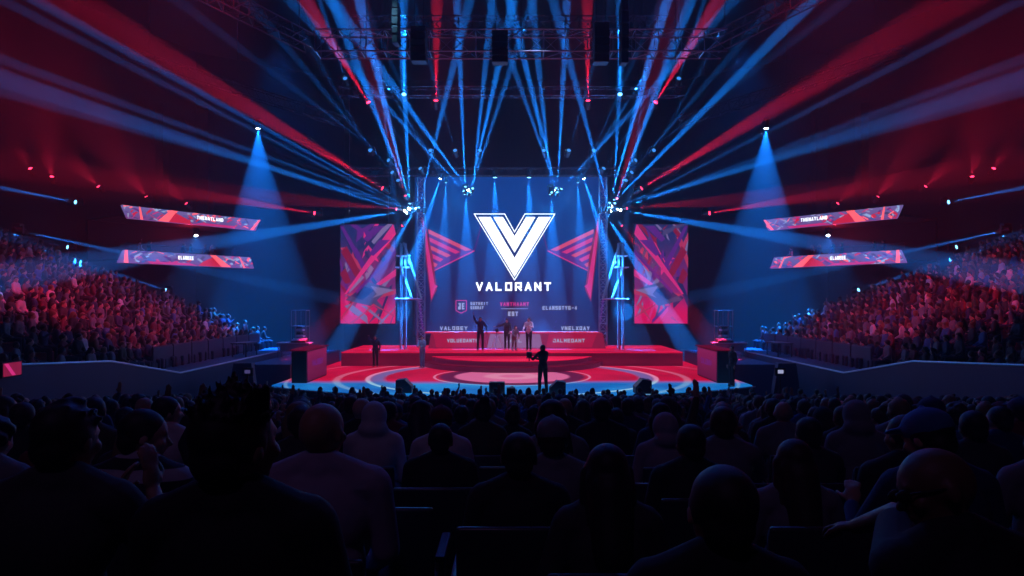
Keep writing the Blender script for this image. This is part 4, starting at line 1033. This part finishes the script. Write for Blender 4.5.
stand((sp_(529, 36.2), 36.2, zr), dict(yaw=-.3, armL=((-.27, .12, .8), (-.1, .3, .88)), armR=((.26, .05, .76), (.2, .28, .72))), 'short', SKIN[0], SHIRT['white'], HAIR[1], SHIRT['black'], 'person in a white jacket and dark trousers, right of the crouched person', rz=PI - .4)
stand((sp_(422.5, 34.2), 34.2, 1.0), dict(yaw=.2, armL=((-.25, .1, .76), (-.1, .26, .76)), armR=((.25, .1, .76), (.1, .26, .8))), 'short', SKIN[0], mat('cloth_sky', (.2, .42, .6), .8, noise=.1, nscale=12), HAIR[1], mat('trouser_sky', (.12, .28, .45), .8, noise=.1, nscale=12), 'person in pale blue standing left of the steps', rz=PI - .5, height=1.6)
stand((8.0 * 1.0, 27.35, 1.0), dict(yaw=.3), 'short', SKIN[1], SHIRT['black'], HAIR[0], SHIRT['black'], 'person in black standing beside the right stage desk', rz=1.9, height=1.7, voxel=None) if 0 else \
stand((sp_(732.5, 26.9), 26.9, 0.98), dict(yaw=.3), 'short', SKIN[1], SHIRT['black'], HAIR[0], SHIRT['black'], 'person in black standing beside the right stage desk', rz=1.9, height=1.62)
stand((sp_(395, 39.6) - .15, 35.6 - .9, 1.0), dict(lean=.1, armR=((.3, .1, 1.1), (.3, .2, 1.3))), 'short', SKIN[1], SHIRT['navy'], HAIR[0], SHIRT['black'], 'faint person in navy standing left of the steps, nearer the side screen', rz=PI, height=1.62)
# tripod with round reflector near the pointing person
o = tag(empty('tripod_stand', (sp_(497, 36.6), 36.6, zr)), 'thin tripod with a small camera, left of the pointing person', 'tripod')
for a in (0, 2.1, 4.2):
    bm = bmesh.new(); rod(bm, (0, 0, .95), (.42 * math.cos(a + .3), .42 * math.sin(a + .3), 0.01), .016); obj('leg', bm, M['edge'], o)
bm = bmesh.new(); bbox_bev(bm, (0, 0, 1.05), (.16, .26, .16), .02); rod(bm, (0, -.12, 1.05), (0, -.22, 1.05), .05); obj('camera_head', bm, M['dmetal'], o)
# wedges, boxes along the front edge
def wedge(px, y, w, h, label, flip=1, z=1.0):
    o = tag(empty('stage_monitor', (sp_(px, y), y, z)), label, 'stage monitor'); o.rotation_euler.z = 0
    bm = bmesh.new(); prism(bm, [(-.3, 0), (.28, 0), (.28, h * .45), (.02, h), (-.3, h * .92)], 1, -w / 2, w / 2); bmesh.ops.rotate(bm, verts=bm.verts[:], cent=(0, 0, 0), matrix=Matrix.Rotation(0 if flip > 0 else PI, 3, 'Z')); obj('cabinet', bm, M['deck'], o)
    bm = bmesh.new(); poly(bm, [(flip * .285, -w * .42, h * .47), (flip * .285, w * .42, h * .47), (flip * .03, w * .42, h * .99), (flip * .03, -w * .42, h * .99)]); obj('grille', bm, M['dmetal'], o)
wedge(405, 25.2, .55, .5, 'slanted wedge monitor left of the front stage centre', 1)
wedge(642, 25.0, .6, .52, 'slanted wedge monitor right of the front stage centre', -1)
wedge(557, 24.6, .5, .5, 'dark wedge monitor behind the legs of the person in black at the stage front', -1)
o = tag(empty('speaker_box', (sp_(497, 24.5), 24.5, 1.0)), 'squat black speaker box at the front edge of the stage, left of the camera operator', 'speaker')
bm = bmesh.new(); bbox_bev(bm, (0, 0, .23), (.56, .4, .46), .02); obj('cabinet', bm, M['deck'], o)
bm = bmesh.new(); box(bm, (0, -.205, .23), (.48, .01, .38)); obj('grille', bm, M['dmetal'], o)
o = tag(empty('camera_tripod', (sp_(511, 23.3), 23.3, 0)), 'low camera on a tripod peeping over the front edge of the stage', 'camera')
bm = bmesh.new(); rod(bm, (0, 0, 1.2), (-.25, -.1, 0), .02); rod(bm, (0, 0, 1.2), (.25, -.1, 0), .02); rod(bm, (0, 0, 1.2), (0, .3, 0), .02); obj('tripod', bm, M['black'], o)
bm = bmesh.new(); bbox_bev(bm, (0, 0, 1.3), (.3, .4, .22), .03); rod(bm, (0, .2, 1.3), (0, .34, 1.3), .07, .08, 12); obj('camera_head', bm, M['black'], o)
for k in range(12):
    x = (k - 5.5) * 1.62; yy = 22.9
    o = tag(empty('crowd_barrier', (x, yy, 0)), 'metal crowd barrier panel before the stage, %s of twelve from the left' % ROWN[k], 'barrier', 'crowd barriers along the stage front')
    bm = bmesh.new()
    for a, b in (((-.79, 0, 1.1), (.79, 0, 1.1)), ((-.79, 0, .1), (.79, 0, .1)), ((-.79, 0, 0), (-.79, 0, 1.1)), ((.79, 0, 0), (.79, 0, 1.1))): rod(bm, a, b, .025)
    obj('frame', bm, M['metal'], o)
    bm = bmesh.new(); box(bm, (0, 0, .55), (1.5, .02, .85)); obj('infill_panel', bm, M['black'], o)
# aisle steps on the stands; pale nosings stand in for their light
for s, nm in ((-1, 'left'), (1, 'right')):
    for k, (px, py, d) in enumerate(((27, 325.5, 21), (27, 329.5, 20.6), (57, 333.5, 20.6), (60, 338, 20.2))):
        X = 13.1 + (2 + 0) * 0; v = P(px if s < 0 else 1024 - px, py, 20.8)
        kk = int((abs(v.x) - 13.1) / SR); z = stand_z(kk) + .02
        o = tag(empty('aisle_step', (s * (13.1 + (kk + .3) * SR), 20.75, stand_z(kk))), 'pale edged aisle step in the %s stand, %s from the top' % (nm, ROWN[k]), 'step', 'pale aisle steps of the %s stand' % nm)
        if k % 2: o.location.x += s * -.45; o.location.z += 0
        bm = bmesh.new(); bbox_bev(bm, (0, 0, .08), (.34, .95, .16), .01); obj('tread_block', bm, M['concrete'], o)
        bm = bmesh.new(); box(bm, (-s * .15, 0, .17), (.08, .95, .02)); obj('nosing', bm, M['edge'], o)
o = tag(empty('lit_sign', P(14, 378, 15.4)), 'small red lit sign with a pale diagonal on the left walkway wall', 'sign')
A_ = o.location.copy(); o.location = (-11.44, 15.6, A_.z)
bm = bmesh.new(); box(bm, (0, 0, .18), (.05, .62, .36)); obj('frame', bm, M['black'], o)
bm = bmesh.new(); box(bm, (.03, 0, .18), (.01, .56, .3)); obj('lit_face', bm, M['dred_e'], o)
bm = bmesh.new(); poly(bm, [(.037, -.26, .32), (.037, -.14, .32), (.037, .1, .04), (.037, -.02, .04)]); obj('diagonal_mark', bm, M['pink_e'], o)

# ------------------------------------------------------------------ render look
vs = S.view_settings; vs.view_transform = 'Standard'; vs.look = 'None'; vs.exposure = 0; vs.gamma = 1; vs.use_curve_mapping = False
cy = S.cycles; cy.max_bounces = 4; cy.diffuse_bounces = 2; cy.glossy_bounces = 2; cy.transmission_bounces = 2; cy.volume_bounces = 0
for m in bpy.data.materials: m.cycles.emission_sampling = 'NONE'
cy.use_denoising = True; cy.use_adaptive_sampling = False; cy.sample_clamp_indirect = 4
